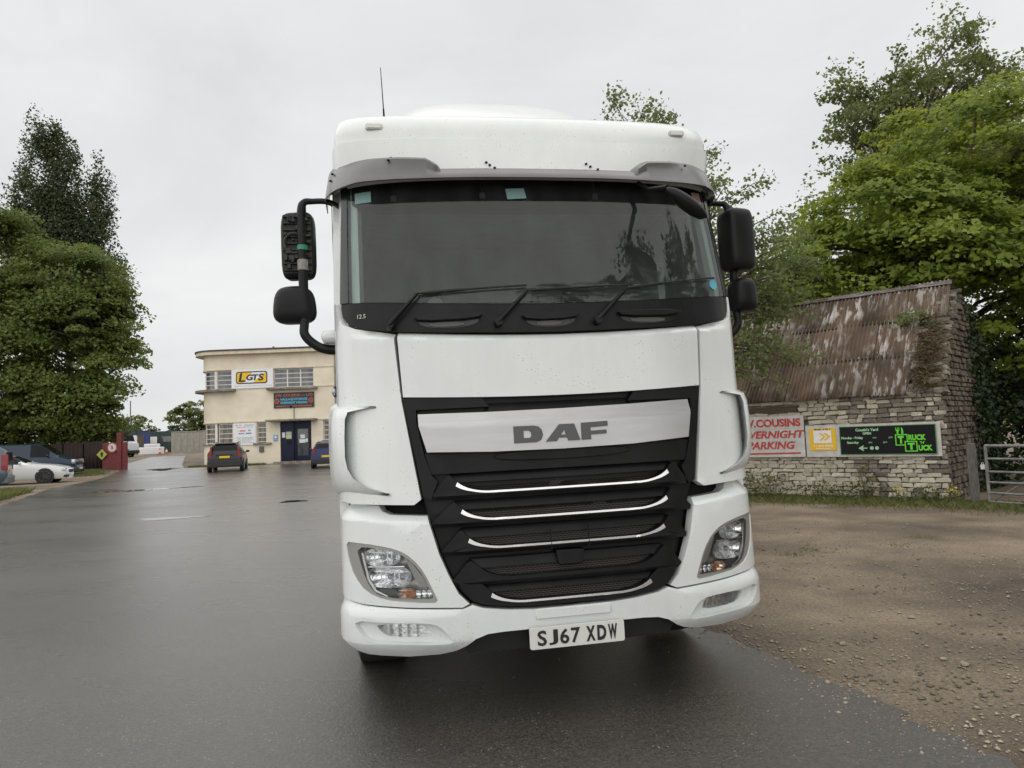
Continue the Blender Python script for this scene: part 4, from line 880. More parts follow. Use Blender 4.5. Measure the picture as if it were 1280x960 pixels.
# ------------------------------------------------------------------ gravel
GRAVEL = mat('gravel_stone', (0.12, 0.10, 0.077), .85, col2=(.42, .36, .27), scale=1.3, detail=2, ramp=(.38, .62))
def rocks(n, fn, smin, smax, seed):
    rg = np.random.default_rng(seed); XY = fn(rg, n); n = len(XY)
    base = np.array([(1, 0, 0), (0, 1, 0), (-1, 0, 0), (0, -1, 0), (0, 0, .75), (0, 0, -.4)], float)
    fcs = np.array([(0, 1, 4), (1, 2, 4), (2, 3, 4), (3, 0, 4), (1, 0, 5), (2, 1, 5), (3, 2, 5), (0, 3, 5)])
    s = smin * (smax / smin) ** (rg.uniform(0, 1, n) ** 2.6); a = rg.uniform(0, 6.28, n)
    v = base[None] * (1 + rg.uniform(-.4, .4, (n, 6, 1))) * s[:, None, None] * np.stack([np.ones(n), rg.uniform(.55, 1, n), rg.uniform(.4, .8, n)], 1)[:, None, :]
    c, sn = np.cos(a)[:, None], np.sin(a)[:, None]; x = v[..., 0] * c - v[..., 1] * sn; y = v[..., 0] * sn + v[..., 1] * c
    v = np.stack([x + XY[:, :1], y + XY[:, 1:], v[..., 2] + s[:, None] * .12 + .004], -1)
    return v.reshape(-1, 3), (fcs[None] + 6 * np.arange(n)[:, None, None]).reshape(-1, 3)
ex = np.array([2.6, 2.12, 1.95, 1.66, 1.39, .9, 0]); ey = np.array([0, 3.25, 3.85, 4.92, 5.55, 7, 12])
def edge_x(y): return np.interp(y, ey, ex)
def dirt_area(rg, n):
    y = 2.2 + 9 * rg.uniform(0, 1, n) ** 1.6; x = edge_x(y) + rg.exponential(2.2, n) + rg.normal(size=n) * .12 - .05
    den = np.sin(x * 1.7 + 1) + np.sin(y * 1.3 + x) + rg.normal(size=n) * .8; k = (den > -.4) & (x < 10); return np.stack([x, y], 1)[k]
v, f = rocks(30000, dirt_area, .0025, .022, 3); o = fast_mesh('gravel', v, f, GRAVEL); tag(o, 'loose gravel scattered over the dirt beside the road', 'gravel', kind='stuff')
def road_grit(rg, n):
    y = 1.4 + 6 * rg.uniform(0, 1, n) ** 1.5; x = edge_x(y) + .12 - rg.exponential(.22, n) * np.where(rg.uniform(0, 1, n) < .2, 4, 1); return np.stack([x, y], 1)
v, f = rocks(5000, road_grit, .002, .009, 4); o = fast_mesh('grit', v, f, GRAVEL); tag(o, 'fine grit washed onto the road edge', 'grit', kind='stuff')
rr = random.Random(8)
for k, (x, y) in enumerate(((2.66, 4.62), (2.72, 4.5), (2.95, 4.22), (2.98, 4.05), (3.3, 4.75), (2.62, 3.55), (3.05, 3.75), (2.85, 3.42), (3.35, 3.6), (4.1, 6.1), (3.0, 5.6), (2.2, 5.0))):
    s = rr.uniform(.018, .034); mb = MB(); ellipsoid(mb, (0, 0, s * .3), (s, s * rr.uniform(.6, .9), s * rr.uniform(.45, .7)), 7, 5)
    mb.v = [tuple(c + rr.uniform(-.12, .12) * s for c in p) for p in mb.v]
    o = mb.build('loose_rock', mat('pale_rock', (.25, .21, .16), .85, col2=(.42, .37, .29), scale=14), None, smooth=30); o.location = (x, y, .004); o.rotation_euler = (0, 0, rr.uniform(0, 6))
    tag(o, 'pale loose rock lying on the dirt beside the road', 'rock', 'loose rocks on the dirt')
# ================================================================== far yard
def corrug_box(name, label, cat, x0, x1, y0, y1, z0, z1, material, group=None, rib=.35):
    e = empty(name, ((x0 + x1) / 2, y0, z0), label=label, cat=cat, group=group); w_ = (x1 - x0) / 2; h = z1 - z0
    mb = MB(); mb.box(-w_, w_, 0, y1 - y0, 0, h); mb.build('shell', material, e)
    mb = MB(); x = -w_ + .1
    while x < w_ - .1: mb.box(x, x + rib * .45, -.04, -.001, .12, h - .12); x += rib
    mb.build('ribs', material, e); mb = MB(); mb.box(-w_ - .02, w_ + .02, -.06, y1 - y0 + .02, h + .001, h + .1); mb.box(-w_ - .02, w_ + .02, -.06, -.002, 0, .11); mb.build('frame', material, e)
    return e
CABG = mat('cabin_green', (0.018, 0.04, 0.03), .5, col2=(.028, .055, .042), scale=2); CBLUE = mat('container_blue', (0.02, 0.035, 0.14), .5, col2=(.03, .05, .18), scale=2)
z0 = hgt(0, 96)
cab = corrug_box('site_cabin', 'dark green site cabin with white and red notices', 'cabin', -49.0, -44.4, 96, 100, z0 - .05, 3.42, CABG)
for nm, q, mm in (('notice', (-2.2, -1.3, 1.3, 2.2), SIGNW), ('window', (-.7, .7, 1.45, 2.2), PANE), ('notice', (1.0, 2.0, 1.2, 2.1), RED)):
    mb = MB(); mb.box(q[0], q[1], -.07, -.045, q[2], q[3]); mb.build(nm, mm, cab)
corrug_box('storage_shed', 'long grey-beige storage shed beside the office corner', 'shed', -44.2, -37, 92, 96, hgt(0, 92) - .05, 3.35, mat('beige_cladding', (.26, .25, .21), .7, col2=(.34, .33, .28), scale=2), rib=.8)
corrug_box('shipping_container', 'blue shipping container beside the green cabin', 'container', -55.0, -48.5, 103, 106, hgt(0, 103), 3.7, CBLUE)
corrug_box('shipping_container', 'blue shipping container partly behind the white lorry', 'container', -63.5, -56.0, 106, 109, hgt(0, 106), 4.0, CBLUE)
corrug_box('stores_hut', 'small brown brick hut in the far yard', 'hut', -51.9, -49.3, 92, 95, hgt(0, 92) - .05, 3.05, mat('brown_brick', (.12, .09, .065), .85, col2=(.17, .13, .1), scale=5), rib=.6)
mb = MB(); mb.tube([(0, 0, -.2), (0, 0, 6.6)], .07, 7); ml = mb.build('mast', GALV, None, smooth=60); ml.location = (-46.5, 86.5, hgt(0, 86.5)); tag(ml, 'thin pole standing in the far yard', 'pole')
e = empty('yard_sign', (-45.9, 86, hgt(0, 86)), label='yellow and white yard sign on posts', cat='sign'); mb = MB(); mb.box(-.45, .45, 0, .05, .5, 1.35); mb.build('yellow_panel', YEL, e); mb = MB(); mb.box(-.45, .45, 0, .05, 1.36, 2.4); mb.build('white_panel', SIGNW, e)
mb = MB(); mb.tube([(-.4, .08, -.1), (-.4, .08, 2.4)], .03); mb.tube([(.4, .08, -.1), (.4, .08, 2.4)], .03); mb.build('posts', GALV, e)
mb = MB(); mb.box(-1.3, 1.3, 0, 1.2, 0, .9); mb.box(-.7, .9, .1, 1.0, .9, 1.3); o = mb.build('white_tank', SIGNW, None, bevel=.1); o.location = (-44.0, 86, hgt(0, 86)); tag(o, 'low white tank beside the yellow yard sign', 'tank')
for k, x in enumerate((-42.2, -41.4)):
    e = empty('traffic_cone', (x, 85, hgt(0, 85)), label='orange and white traffic cone before the green cabin', cat='cone', group='traffic cones in the far yard')
    mb = MB(); mb.tube([(0, 0, .04), (0, 0, .75)], [.17, .03], 12); mb.build('cone', mat('cone_orange', (.55, .10, .03), .5), e, smooth=50); mb = MB(); mb.tube([(0, 0, .32), (0, 0, .52)], [.128, .088], 12); mb.build('band', SIGNW, e, smooth=50); mb = MB(); mb.box(-.24, .24, -.24, .24, 0, .04); mb.build('base', BLACK, e)

# ------------------------------------------------------------------ red gate pillar, signs and fence on the left
REDP = mat('faded_red_steel', (.10, .012, .012), .6, col2=(.15, .024, .022), scale=4, bump=.1); DRED = mat('dark_red_fence', (.015, .0065, .006), .85, col2=(.026, .011, .010), scale=3)
zz = hgt(0, 48)
e = empty('gate_pillar', (-26.95, 48.1, zz), label='faded red steel gate pillar at the yard entrance', cat='gate pillar')
mb = MB(); mb.box(-.8, .18, 0, .12, 0, 1.82); mb.build('panel', REDP, e, bevel=.01); mb = MB(); mb.box(.19, .50, -.06, .25, 0, 2.5); mb.build('post', REDP, e, bevel=.01); mb = MB(); mb.box(.51, .85, 0, .12, 0, 1.85); mb.build('panel', REDP, e, bevel=.01)
e = empty('round_sign', (-27.05, 48.05, zz + 1.1), label='faded round sign on the red gate pillar', cat='sign'); mb = MB(); mb.tube([(0, 0, .4), (0, -.03, .4)], .34, 20); mb.build('rim', FRED, e); mb = MB(); mb.tube([(0, -.031, .4), (0, -.036, .4)], .27, 20); mb.build('face', SGREY, e)
text('lettering', '5', .3, INK, e, (0, -.04, .4), bold=.01)
e = empty('warning_sign', (-27.72, 48.0, zz + .7), label='yellow diamond warning sign beside the red gate pillar', cat='sign'); mb = MB(); mb.prism([(0, 0), (.36, .36), (0, .72), (-.36, .36)], -.02, 0); mb.build('plate', mat('acid_yellow', (.34, .35, .05), .5), e); shape('symbol', [(-.05, .2), (.05, .2), (.1, .45), (0, .55), (-.1, .45)], -.026, -.021, INK, e)
e = empty('corrugated_fence', (-27.9, 48.4, zz), label='dark red corrugated fence under the trees', cat='fence')
for k in range(9):
    mb = MB(); rows = [[(-k * 1.3 - 1.28 * i / 26, .04 * math.sin(i * 1.2) - .12 * k, z_) for i in range(27)] for z_ in (-.1, 1.95 - .03 * (k % 3))]
    mb.grid(rows); o = mb.build('fence_panel', DRED, e, smooth=60); s_ = o.modifiers.new('t', 'SOLIDIFY'); s_.thickness = .006

# ================================================================== cars
CGLASS = mat('car_glass', (.006, .007, .008), .06, spec=.15); TYRE = mat('tyre_rubber', (.012, .012, .012), .85, col2=(.022, .021, .02), scale=10); RIM = mat('alloy_rim', (.30, .30, .31), .35, metal=.8)
PLASTIC = mat('dark_bumper', (.02, .02, .021), .6); REDL = mat('tail_lamp', (.20, .008, .010), .2); CLEARL = mat('lamp_clear', (.40, .42, .44), .15, metal=.5); YPL = mat('plate_yellow', (.68, .48, .02), .5); WPL = mat('plate_white', (.7, .7, .68), .5)
def lerp_prof(prof, y):
    ysn = [p[0] for p in prof]; return [float(np.interp(y, ysn, [p[i] for p in prof])) for i in range(1, 5)]
def make_car(name, label, loc, rz, paint, prof, side_win, screen, rear_win, wheels, wr=.33, zf=.24, ndiv=60, rim=RIM, hw=.9, cat='car'):
    """prof rows: y, shoulder height, roof height, half width, roof half width (y=0 nose ... tail)"""
    e = empty(name, loc, rz, label=label, cat=cat); Ln = prof[-1][0]; y0 = prof[0][0]
    keys = sorted(set([p[0] for p in prof] + [v for w_ in side_win for v in w_] + list(screen) + list(rear_win)))
    st = sorted(set(keys + [y0 + (Ln - y0) * i / ndiv for i in range(ndiv + 1)])); st2 = [st[0]]
    for v_ in st[1:]:
        if v_ - st2[-1] > .012 or v_ in keys: st2.append(v_)
    st = st2; rings = []
    for y in st:
        zb, zr, w_, wr_ = lerp_prof(prof, y); zm = zf + (zb - zf) * .55
        half = [(0, zf), (w_ * .90, zf), (w_ * .975, zf + .10), (w_, zm), (w_ * .985, zb - .10), (w_ * .955, zb - .02), (wr_ + (w_ * .955 - wr_) * .06, zr - .06 if zr - zb > .12 else zb + (zr - zb) * .55), (wr_ * .86, zr - .008), (wr_ * .45, zr), (0, zr + .004)]
        rings.append([(x, y, z) for x, z in half] + [(-x, y, z) for x, z in reversed(half[1:-1])])
    n = len(rings[0]); V = [p for r in rings for p in r]; body, swin, ws, rw = [], [], [], []
    for i in range(len(st) - 1):
        ym = (st[i] + st[i + 1]) / 2
        for j in range(n):
            f = (i * n + j, i * n + (j + 1) % n, (i + 1) * n + (j + 1) % n, (i + 1) * n + j); jj = j if j < n / 2 else n - 1 - j
            if jj == 5 and any(a <= ym <= b_ for a, b_ in side_win): swin.append(f)
            elif jj in (6, 7, 8) and screen[0] <= ym <= screen[1]: ws.append(f)
            elif jj in (6, 7, 8) and rear_win[0] <= ym <= rear_win[1]: rw.append(f)
            else: body.append(f)
    body += [tuple(range(n)), tuple((len(st) - 1) * n + j for j in range(n - 1, -1, -1))]
    def sub(nm, fs, mm, k=40):
        used = sorted({i for f in fs for i in f}); mp_ = {a: b_ for b_, a in enumerate(used)}
        mb = MB(); mb.add([V[i] for i in used], [tuple(mp_[i] for i in f) for f in fs]); return mb.build(nm, mm, e, smooth=k, recalc=True)
    sub('body', body, paint); sub('windscreen', ws, CGLASS) if ws else None; sub('rear_window', rw, CGLASS) if rw else None
    L_ = [f for f in swin if V[f[0]][0] < 0]; R_ = [f for f in swin if V[f[0]][0] >= 0]
    if L_: sub('side_window', L_, CGLASS); sub('side_window', R_, CGLASS)
    for yw in wheels:
        for sx in (-1, 1):
            w_ = lerp_prof(prof, yw)[2] + .004
            mb = MB(); mb.tube([(sx * (w_ - .1), yw, wr + .0), (sx * (w_ + .001), yw, wr)], wr + .055, 24); mb.build('wheel_arch', PLASTIC, e, smooth=40)
            mb = MB(); mb.tube([(sx * (w_ - .2), yw, wr), (sx * (w_ - .02), yw, wr), (sx * (w_ + .012), yw, wr), (sx * (w_ + .018), yw, wr)], [wr, wr, wr - .02, wr - .06], 24); wh = mb.build('wheel', TYRE, e, smooth=40)
            mb = MB(); mb.tube([(sx * (w_ + .0185), yw, wr), (sx * (w_ + .021), yw, wr)], wr * .28, 12)
            for k in range(10):
                a = 2 * math.pi * k / 10; d = (math.cos(a), math.sin(a)); mb.tube([(sx * (w_ + .0185), yw + d[0] * wr * .2, wr + d[1] * wr * .2), (sx * (w_ + .0185), yw + d[0] * wr * .74, wr + d[1] * wr * .74)], wr * .04, 5)
            for k in range(24):
                a, b_ = 2 * math.pi * k / 24, 2 * math.pi * (k + 1) / 24; r_ = wr * .74; mb.tube([(sx * (w_ + .0185), yw + math.cos(a) * r_, wr + math.sin(a) * r_), (sx * (w_ + .0185), yw + math.cos(b_) * r_, wr + math.sin(b_) * r_)], wr * .03, 4, cap=False)
            mb.build('rim', rim, wh, smooth=50)
    return e, Ln
def bx(e, nm, q, mm, bev=.01, par=None): mb = MB(); mb.box(*q); return mb.build(nm, mm, par or e, bevel=bev, smooth=40)
def mirrors(e, y, z, w_, mm):
    for s in (-1, 1):
        mb = MB(); ellipsoid(mb, (s * (w_ + .09), y, z), (.11, .06, .075), 10, 6); mb.tube([(s * (w_ - .06), y, z - .05), (s * (w_ + .06), y, z - .03)], .025, 6); mb.build('door_mirror', mm, e, smooth=60)

# dark grey SUV seen from behind
P_GREY = mat('grey_car_paint', (.013, .012, .0115), .28, metal=.1, coat=.25, spec=.3)
suv = [(0, .62, .64, .70, .55), (.06, .78, .80, .84, .70), (.25, .92, .95, .92, .78), (1.15, 1.04, 1.07, .95, .80), (1.55, 1.07, 1.32, .95, .72), (2.05, 1.08, 1.60, .95, .66), (2.6, 1.09, 1.66, .95, .66), (3.6, 1.11, 1.63, .95, .64), (4.12, 1.13, 1.56, .94, .62), (4.48, 1.12, 1.16, .92, .74), (4.62, .95, 1.0, .90, .74), (4.68, .70, .73, .86, .72)]
e, Ln = make_car('parked_suv', 'dark grey SUV parked by the office, seen from behind', (-17.55, 44.35, 0), R(197), P_GREY, suv, [(1.75, 2.55), (2.63, 3.4), (3.47, 3.95)], (1.2, 2.05), (4.16, 4.46), (.98, 3.82), wr=.36, zf=.27)
for s in (-1, 1):
    mb = MB(); mb.prism([(s * .66, 1.42), (s * .74, 1.42), (s * .80, 1.02), (s * .89, .92), (s * .89, .80), (s * .70, .84), (s * .68, 1.0)], 4.2, 4.66); mb.build('tail_lamp', REDL, e)
bx(e, 'rear_bumper', (-.88, .88, 4.5, 4.74, .30, .66), PLASTIC, .04); bx(e, 'number_plate', (-.27, .27, 4.66, 4.70, .78, .90), YPL, .004); bx(e, 'tailgate_trim', (-.45, .45, 4.5, 4.66, .93, 1.0), PLASTIC, .01)
for s in (-1, 1): mb = MB(); mb.tube([(s * .62, 2.0, 1.68), (s * .62, 3.9, 1.64)], .018, 6); mb.build('roof_rail', PLASTIC, e)
mirrors(e, 1.75, 1.1, .95, P_GREY); bx(e, 'spoiler', (-.55, .55, 3.98, 4.2, 1.565, 1.60), P_GREY, .01)
# small blue hatchback
P_BLUE = mat('blue_car_paint', (.004, .012, .075), .28, metal=.1, coat=.3, spec=.3)
hat = [(0, .55, .57, .62, .5), (.08, .72, .74, .78, .65), (.3, .84, .87, .84, .7), (.95, .95, .99, .86, .72), (1.3, .98, 1.2, .86, .64), (1.75, 1.0, 1.44, .86, .58), (2.3, 1.01, 1.50, .86, .58), (3.1, 1.03, 1.47, .85, .56), (3.55, 1.04, 1.38, .84, .55), (3.86, 1.02, 1.06, .83, .66), (3.94, .8, .84, .82, .66), (3.97, .6, .62, .78, .6)]
e, Ln = make_car('parked_hatchback', 'blue hatchback parked at the office entrance', (-11.45, 43.97, .02), R(193), P_BLUE, hat, [(1.5, 2.2), (2.28, 3.2)], (1.0, 1.75), (3.57, 3.84), (.8, 3.28), wr=.31, zf=.22)
for s in (-1, 1): mb = MB(); mb.prism([(s * .62, 1.12), (s * .70, 1.14), (s * .80, .95), (s * .80, .80), (s * .62, .84)], 3.6, 3.965); mb.build('tail_lamp', REDL, e)
bx(e, 'rear_bumper', (-.80, .80, 3.8, 4.02, .26, .52), PLASTIC, .03); bx(e, 'number_plate', (-.26, .26, 3.965, 3.99, .60, .71), YPL, .004); mirrors(e, 1.5, 1.02, .86, P_BLUE)
# white coupe in profile, nose to the right
P_WH = mat('white_car_paint', (.66, .67, .67), .25, coat=.6)
cou = [(0, .48, .50, .55, .45), (.05, .62, .64, .76, .6), (.22, .74, .77, .86, .7), (.7, .84, .88, .91, .75), (1.5, .93, .97, .93, .76), (1.75, .95, 1.05, .93, .70), (2.3, .98, 1.34, .93, .58), (2.9, 1.0, 1.41, .93, .56), (3.6, 1.02, 1.34, .92, .56), (4.2, 1.03, 1.10, .91, .66), (4.75, 1.0, 1.04, .88, .7), (4.94, .8, .83, .84, .68)]
e, Ln = make_car('parked_coupe', 'white low coupe with black alloy wheels parked behind the grey van', (-21.9, 35.3, 0), R(110), P_WH, cou, [(1.95, 2.75), (2.82, 3.7)], (1.7, 2.3), (3.65, 4.2), (.92, 3.8), wr=.34, zf=.2, rim=mat('dark_alloy', (.10, .10, .105), .35, metal=.8))
for s in (-1, 1):
    mb = MB(); mb.prism([(s * .50, .66), (s * .83, .70), (s * .86, .60), (s * .55, .55)], .06, .5); mb.build('headlamp', CLEARL, e, bevel=.01)
    bx(e, 'air_intake', (min(s * .45, s * .80), max(s * .45, s * .80), -.01, .2, .27, .38), PLASTIC, .01)
bx(e, 'grille', (-.38, .38, -.025, .2, .46, .62), PLASTIC, .02); bx(e, 'number_plate', (-.26, .26, -.05, -.03, .33, .43), WPL, .003); mirrors(e, 1.9, 1.0, .93, P_WH)
# dark blue van
P_VAN = mat('van_blue_paint', (.012, .026, .048), .28, metal=.1, coat=.3, spec=.3)
van = [(0, .62, .64, .70, .55), (.05, .80, .82, .85, .7), (.2, .98, 1.0, .92, .75), (.75, 1.14, 1.18, .95, .76), (.95, 1.17, 1.30, .95, .76), (1.75, 1.20, 1.88, .95, .74), (2.1, 1.2, 1.95, .95, .75), (4.6, 1.2, 1.97, .95, .76), (4.78, 1.2, 1.9, .94, .76), (4.8, 1.2, 1.88, .93, .75)]
e, Ln = make_car('parked_van', 'dark blue panel van parked under the trees', (-25.5, 41.9, .02), R(106), P_VAN, van, [(1.3, 2.25)], (.95, 1.75), (4.79, 4.795), (.95, 3.9), wr=.33, zf=.25, cat='van')
for s in (-1, 1): mb = MB(); mb.prism([(s * .52, .98), (s * .80, 1.0), (s * .90, .86), (s * .88, .74), (s * .55, .80)], .02, .45); mb.build('headlamp', CLEARL, e, bevel=.02)
bx(e, 'grille', (-.48, .48, -.03, .2, .66, .86), PLASTIC, .03); bx(e, 'front_bumper', (-.86, .86, -.06, .3, .26, .52), PLASTIC, .05); bx(e, 'number_plate', (-.26, .26, -.085, -.062, .42, .52), WPL, .003); mirrors(e, 1.35, 1.25, .97, P_VAN)
# small grey van, only its tail in view
P_GV = mat('grey_van_paint', (.075, .095, .115), .3, metal=.3, coat=.4)
gv = [(0, .6, .62, .66, .5), (.06, .78, .8, .8, .65), (.3, .92, .95, .86, .7), (.85, 1.02, 1.06, .88, .72), (1.6, 1.06, 1.72, .88, .68), (2.2, 1.06, 1.82, .88, .68), (3.9, 1.06, 1.80, .88, .68), (4.1, 1.06, 1.68, .87, .68), (4.18, 1.0, 1.5, .86, .70), (4.22, .7, .9, .84, .7)]
e, Ln = make_car('parked_small_van', 'grey small van with tall red tail lamp on the verge', (-24.97, 28.1, 0), R(-61), P_GV, gv, [(1.35, 2.2), (2.3, 3.4)], (.9, 1.6), (4.19, 4.2), (.85, 3.45), wr=.31, zf=.24, cat='van')
for s in (-1, 1): mb = MB(); mb.prism([(s * .70, 1.45), (s * .80, 1.45), (s * .87, 1.0), (s * .87, .82), (s * .72, .82)], 4.0, 4.235); mb.build('tail_lamp', REDL, e, bevel=.01)
bx(e, 'rear_glass', (-.62, .62, 4.15, 4.225, 1.02, 1.55), CGLASS, .01); bx(e, 'rear_bumper', (-.85, .85, 4.0, 4.30, .26, .58), mat('grey_bumper', (.10, .115, .13), .5), .05); bx(e, 'number_plate', (-.26, .26, 4.232, 4.25, .72, .83), YPL, .003)
# far white lorry cab
fl = [(0, 1.0, 1.02, 1.0, .8), (.05, 1.5, 1.55, 1.12, 1.0), (.5, 1.6, 1.75, 1.15, 1.0), (.8, 1.6, 2.5, 1.15, 1.0), (1.0, 1.6, 2.75, 1.15, 1.0), (2.2, 1.6, 2.8, 1.15, 1.0), (2.3, 1.0, 1.1, 1.15, 1.0), (6.0, 1.0, 1.1, 1.15, 1.0)]
e, Ln = make_car('distant_lorry', 'small white lorry parked in the far yard behind the gate pillar', (-41.9, 78, hgt(0, 78)), R(70), P_WH, fl, [(.8, 1.7)], (.5, 1.0), (5.9, 5.95), (1.2, 4.8), wr=.45, zf=.45, ndiv=30, cat='lorry')
bx(e, 'load_body', (-1.15, 1.15, 2.5, 6.0, 1.12, 2.2), P_WH, .05); bx(e, 'front_bumper', (-1.1, 1.1, -.1, .3, .4, .75), PLASTIC, .04)
# ================================================================== the lorry
LY, LLEAN = R(10.0), R(0.8)
lorry = empty('lorry', (0.30, 3.91, 0.0), rot=(0, -LLEAN, LY), label='large white lorry tractor unit with black grille facing the camera', cat='lorry')
VZ = [.3, .45, .6, 1.0, 1.3, 1.8, 2.15, 2.35, 3.0, 3.2, 3.43, 3.52, 3.58, 3.62, 3.65]; VY = [.03, 0, 0, .02, .04, .07, .08, .10, .28, .33, .40, .44, .49, .56, .70]
def Vz(z): return float(np.interp(z, VZ, VY))
WX = 1.24
def Bx(x, W=WX):
    a = min(abs(x), W - .0006); return .03 * a * a + .42 * (1 - (1 - (a / W) ** 3.2) ** (1 / 3.2))
def dB(x):
    h = 1e-4; a = min(abs(x), WX - .003); d = (Bx(a + h) - Bx(a - h)) / (2 * h); return d if x >= 0 else -d
def S(x, z, off=0.0, d=None):
    """point on the cab front; off>0 sinks it into the cab, off<0 stands it proud"""
    x = max(-WX + .003, min(WX - .003, x)); k = dB(x); l = math.hypot(1, k); o = off + (d(x, z) if d else 0)
    return (x - o * k / l, Bx(x) + Vz(z) + o / l, z)
CX = [round(-1.2 + .08 * i, 3) for i in range(31)] + [1.225, -1.225, 1.175, -1.175, 1.145, -1.145]; CZ = [round(.3 + .08 * i, 3) for i in range(43)]
def skin(name, loops, off, thick, material, parent=None, d=None, bevel=.004, cx=CX, cz=CZ, lines=(), smooth=35):
    zs = [p[1] for l in loops for p in l]; xs_ = [p[0] for l in loops for p in l]
    return flat_panel(name, loops, lambda x, z, o: S(x, z, off + o, d), thick, material, parent or lorry, [c for c in cx if min(xs_) < c < max(xs_)], [c for c in cz if min(zs) < c < max(zs)], smooth, bevel, lines)
def sym(name, half, *a, **k): return skin(name, [[(x, z) for x, z in l] for l in half], *a, **k), skin(name, [mir(l) for l in half], *a, **k)
def ramp01(v, a, b): return max(0.0, min(1.0, (v - a) / (b - a)))
SILVER = mat('silver_grille_bar', (.42, .42, .42), .34, metal=.55, col2=(.50, .50, .50), scale=2, stretch=(1, 1, 6), ramp=(.3, .7)); CHROME = mat('chrome_strip', (.75, .75, .76), .18, metal=.95); DGREY = mat('badge_grey', (.085, .085, .088), .4, metal=.3)
GLOSSB = mat('gloss_black', (.008, .008, .009), .25); RUBBER = mat('rubber', (.012, .012, .012), .7)
VISOR = mat('smoked_visor', (.095, .091, .089), .26, spec=.5, col2=(.12, .115, .112), scale=5, coat=.2)

# --- black inner front behind all panels
skin('front_bulkhead', [[(-1.2, .52), (1.2, .52), (1.2, 2.3), (-1.2, 2.3)]], .13, .02, DARK, bevel=0)
# --- bonnet panel
hz_t = lambda x: 2.086 + .04 * (x / .885) ** 2; hz_b = lambda x: 1.738 + .026 * (x / .87) ** 2
NX = 12
top = [(-.884 + 1.768 * i / NX, 0) for i in range(NX + 1)]; top = [(x, hz_t(x)) for x, _ in top]; bot = [(-.864 + 1.728 * i / NX, 0) for i in range(NX + 1)]; bot = [(x, hz_b(x)) for x, _ in bot]
dh = lambda x, z: .035 * ramp01(z, hz_t(x) - .03, hz_t(x)) + .012 * ramp01(-z, -hz_b(x) - .0, -hz_b(x) + .03) * 0
skin('bonnet_panel', [bot + top[::-1]], 0, .06, WHITE, d=dh, cz=CZ + [2.058, 2.066, 2.076, 2.09, 2.1], bevel=.005)
# --- corner panels
corner = [(.792, 1.207), (.830, 1.180), (1.0, 1.188), (1.16, 1.195), (1.236, 1.21), (1.236, 2.345), (1.218, 2.33), (1.2, 2.238), (1.183, 2.199), (1.12, 2.166), (1.0, 2.14), (.898, 2.118), (.902, 2.1), (.874, 1.745)]
dc = lambda x, z: .035 * ramp01(z, 2.118 + .12 * (abs(x) - .9) - .03, 2.118 + .12 * (abs(x) - .9)) * ramp01(-abs(x), -1.16, -1.05) + .012 * ramp01(-abs(x), -.80 - (z - 1.2) * .1, -.775 - (z - 1.2) * .1)
sym('corner_panel', [corner], 0, .06, WHITE, d=dc, cz=CZ + [2.088, 2.1, 2.11, 2.13], bevel=.005)
# corner air deflectors
def deflector(s):
    Fp = [(1.01, 1.718), (1.09, 1.712), (1.145, 1.70), (1.156, 1.66), (1.158, 1.56), (1.158, 1.45), (1.150, 1.385), (1.125, 1.33), (1.08, 1.289), (1.02, 1.264), (.95, 1.242)]
    Gp = [(1.225, .62, 1.765), (1.255, .64, 1.765), (1.275, .66, 1.755), (1.285, .66, 1.70), (1.29, .66, 1.58), (1.29, .66, 1.46), (1.288, .66, 1.36), (1.282, .65, 1.29), (1.27, .62, 1.25), (1.25, .6, 1.235), (1.225, .58, 1.225)]
    mb = MB(); rows = []
    prou = [.006, .018, .035, .045, .05, .05, .045, .038, .028, .016, .006]
    for (fx, fz), gp_, pr in zip(Fp, Gp, prou):
        a = Vector(S(fx, fz, -pr)); g_ = Vector(gp_); m_ = Vector(S(1.215, fz, -pr - .045)); m_.z = (fz * .7 + g_.z * .3); row = []
        in_ = Vector(S(fx + .02, fz, -.004 if pr < .02 else -pr + .02)); row.append(in_)
        for k in range(9): t = k / 8; row.append(a * (1 - t) ** 2 + m_ * 2 * t * (1 - t) + g_ * t * t)
        rows.append([(s * p[0], p[1], p[2]) for p in row])
    mb.grid(rows); o = mb.build('air_deflector', WHITE, lorry, smooth=50); q = o.modifiers.new('t', 'SOLIDIFY'); q.thickness = .014; q.offset = 0
    mb = MB()
    for z in (1.62, 1.52, 1.42): mb.box(*sorted((s * 1.2, s * 1.275)), .45, .57, z - .006, z + .006)
    mb.build('deflector_strut', WHITE, lorry)
for s in (-1, 1): deflector(s)
# --- grille surround and upper grille
up_l = [(-.866, 1.752), (-.44, 1.742), (-.40, 1.70), (-.45, 1.66), (-.80, 1.66), (-.84, 1.60)]
skin('grille_surround', [[(-.79, 1.215), (-.74, 1.12), (.74, 1.12), (.79, 1.215), (.872, 1.765), (0, 1.745), (-.868, 1.758)]], .055, .03, BLACK, bevel=0)
sym('grille_cheek', [[(.78, 1.22), (.872, 1.76), (.44, 1.742), (.40, 1.69), (.80, 1.69), (.80, 1.62), (.765, 1.44), (.73, 1.33), (.70, 1.30), (.74, 1.20)]], .012, .04, BLACK, bevel=.006)
skin('air_intake', [[(-.43, 1.66), (.43, 1.66), (.40, 1.735), (-.40, 1.735)]], .035, .01, BLACK, d=lambda x, z: .03 * ramp01(z, 1.66, 1.735), bevel=0)
skin('lower_step', [[(-.735, 1.335), (.735, 1.335), (.765, 1.45), (-.765, 1.45)]], .02, .03, BLACK, bevel=.006)
skin('step_recess', [chaikin([(-.36, 1.385), (.36, 1.385), (.41, 1.44), (-.41, 1.44)], 2)], .004, .015, BLACK, bevel=.005)
